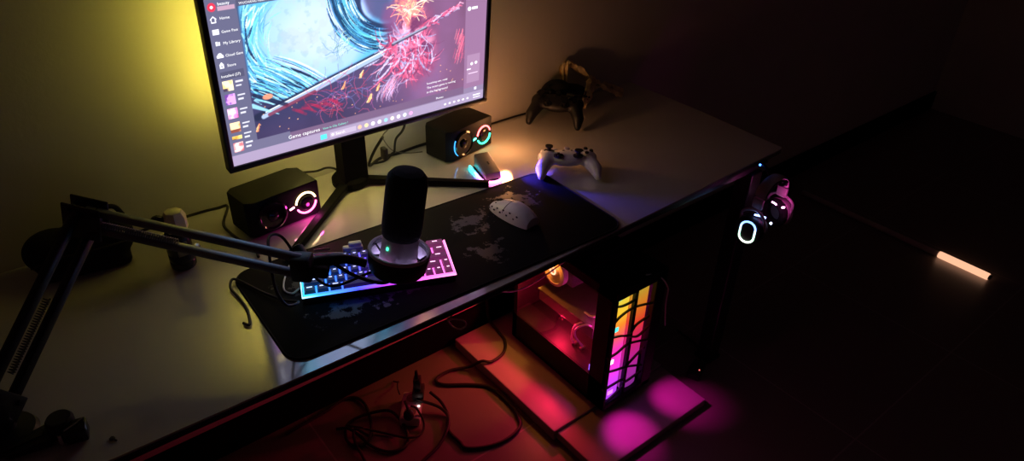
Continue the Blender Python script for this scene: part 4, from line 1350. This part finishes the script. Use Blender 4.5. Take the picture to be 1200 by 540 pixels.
# ================================================================ lights the place has: LEDs inside the computer
def lamp(kind, name, loc, col, watts, size=.02, target=None, spot=60, blend=.6):
    l = bpy.data.lights.new(name, kind); l.color = col; l.energy = watts
    if kind == 'AREA':
        l.shape = 'DISK'; l.size = size
    else:
        l.shadow_soft_size = size
    if kind == 'SPOT':
        l.spot_size = R(spot); l.spot_blend = blend
    o = bpy.data.objects.new(name, l); COL.objects.link(o)
    o.location = (loc[0], loc[1], loc[2] + T)
    if target:
        o.rotation_euler = (Vector(target) - Vector(loc)).to_track_quat('-Z', 'Y').to_euler()
    return o


lamp('POINT', 'computer_led_orange', (1.165, 1.235, -.340), (1., .26, .03), .65, .008)
lamp('POINT', 'computer_led_red', (1.190, 1.19, -.535), (1., .012, .07), 4.2, .012)
lamp('POINT', 'computer_led_magenta', (1.20, 1.03, -.47), (1., .02, .45), .7, .012)
lamp('SPOT', 'computer_led_amber', (1.20, 1.30, -.40), (1., .36, .04), 1.3, .004, (1.00, 1.33, -.70), 62, .5)
lamp('POINT', 'speaker_led_warm', (1.062, 1.318, .078), (1., .40, .14), .50, .02)
lamp('POINT', 'speaker_led_pink', (.520, 1.292, .026), (1., .05, .45), .09, .008)
lamp('POINT', 'headset_led_pink', (1.618, .812, -.100), (1., .06, .50), .05, .006)
lamp('SPOT', 'dock_led_blue', (.990, 1.196, .030), (.05, .03, 1.), 3.0, .006, (1.075, 1.10, .0), 80, 1.)
for x in (1.178, 1.262):
    lamp('SPOT', 'front_fan_led', (x, .935, -.50), (1., .01, .50), 2.0, .012, (x + (-.02 if x < 1.2 else .10), .855, -.70), 46, 1.)

# ================================================================ world, camera, view
wd_ = bpy.data.worlds.new('night'); SC.world = wd_; wd_.use_nodes = True
bgn = wd_.node_tree.nodes['Background']
bgn.inputs[0].default_value = (.5, .55, .7, 1); bgn.inputs[1].default_value = .002

f_, pit, rol, yaw = 843.5581, .57370, -.0319, .69185
fw = Vector((math.sin(yaw) * math.cos(pit), math.cos(yaw) * math.cos(pit), -math.sin(pit)))
rt = Vector((math.cos(yaw), -math.sin(yaw), 0)); dn = fw.cross(rt)
r2 = rt * math.cos(rol) + dn * math.sin(rol); d2 = -rt * math.sin(rol) + dn * math.cos(rol)
cam = bpy.data.cameras.new('camera'); co_ = bpy.data.objects.new('camera', cam); COL.objects.link(co_)
mt = Matrix((r2, -d2, -fw)).transposed().to_4x4(); mt.translation = (0, 0, .85 + T)
co_.matrix_world = mt
cam.sensor_fit = 'HORIZONTAL'; cam.sensor_width = 36.; cam.lens = 36. * f_ / 1200.
cam.clip_start = .02
SC.camera = co_
vs = SC.view_settings
SC.display_settings.display_device = 'sRGB'
vs.view_transform = 'Standard'; vs.look = 'None'; vs.exposure = .25; vs.gamma = 1; vs.use_curve_mapping = False
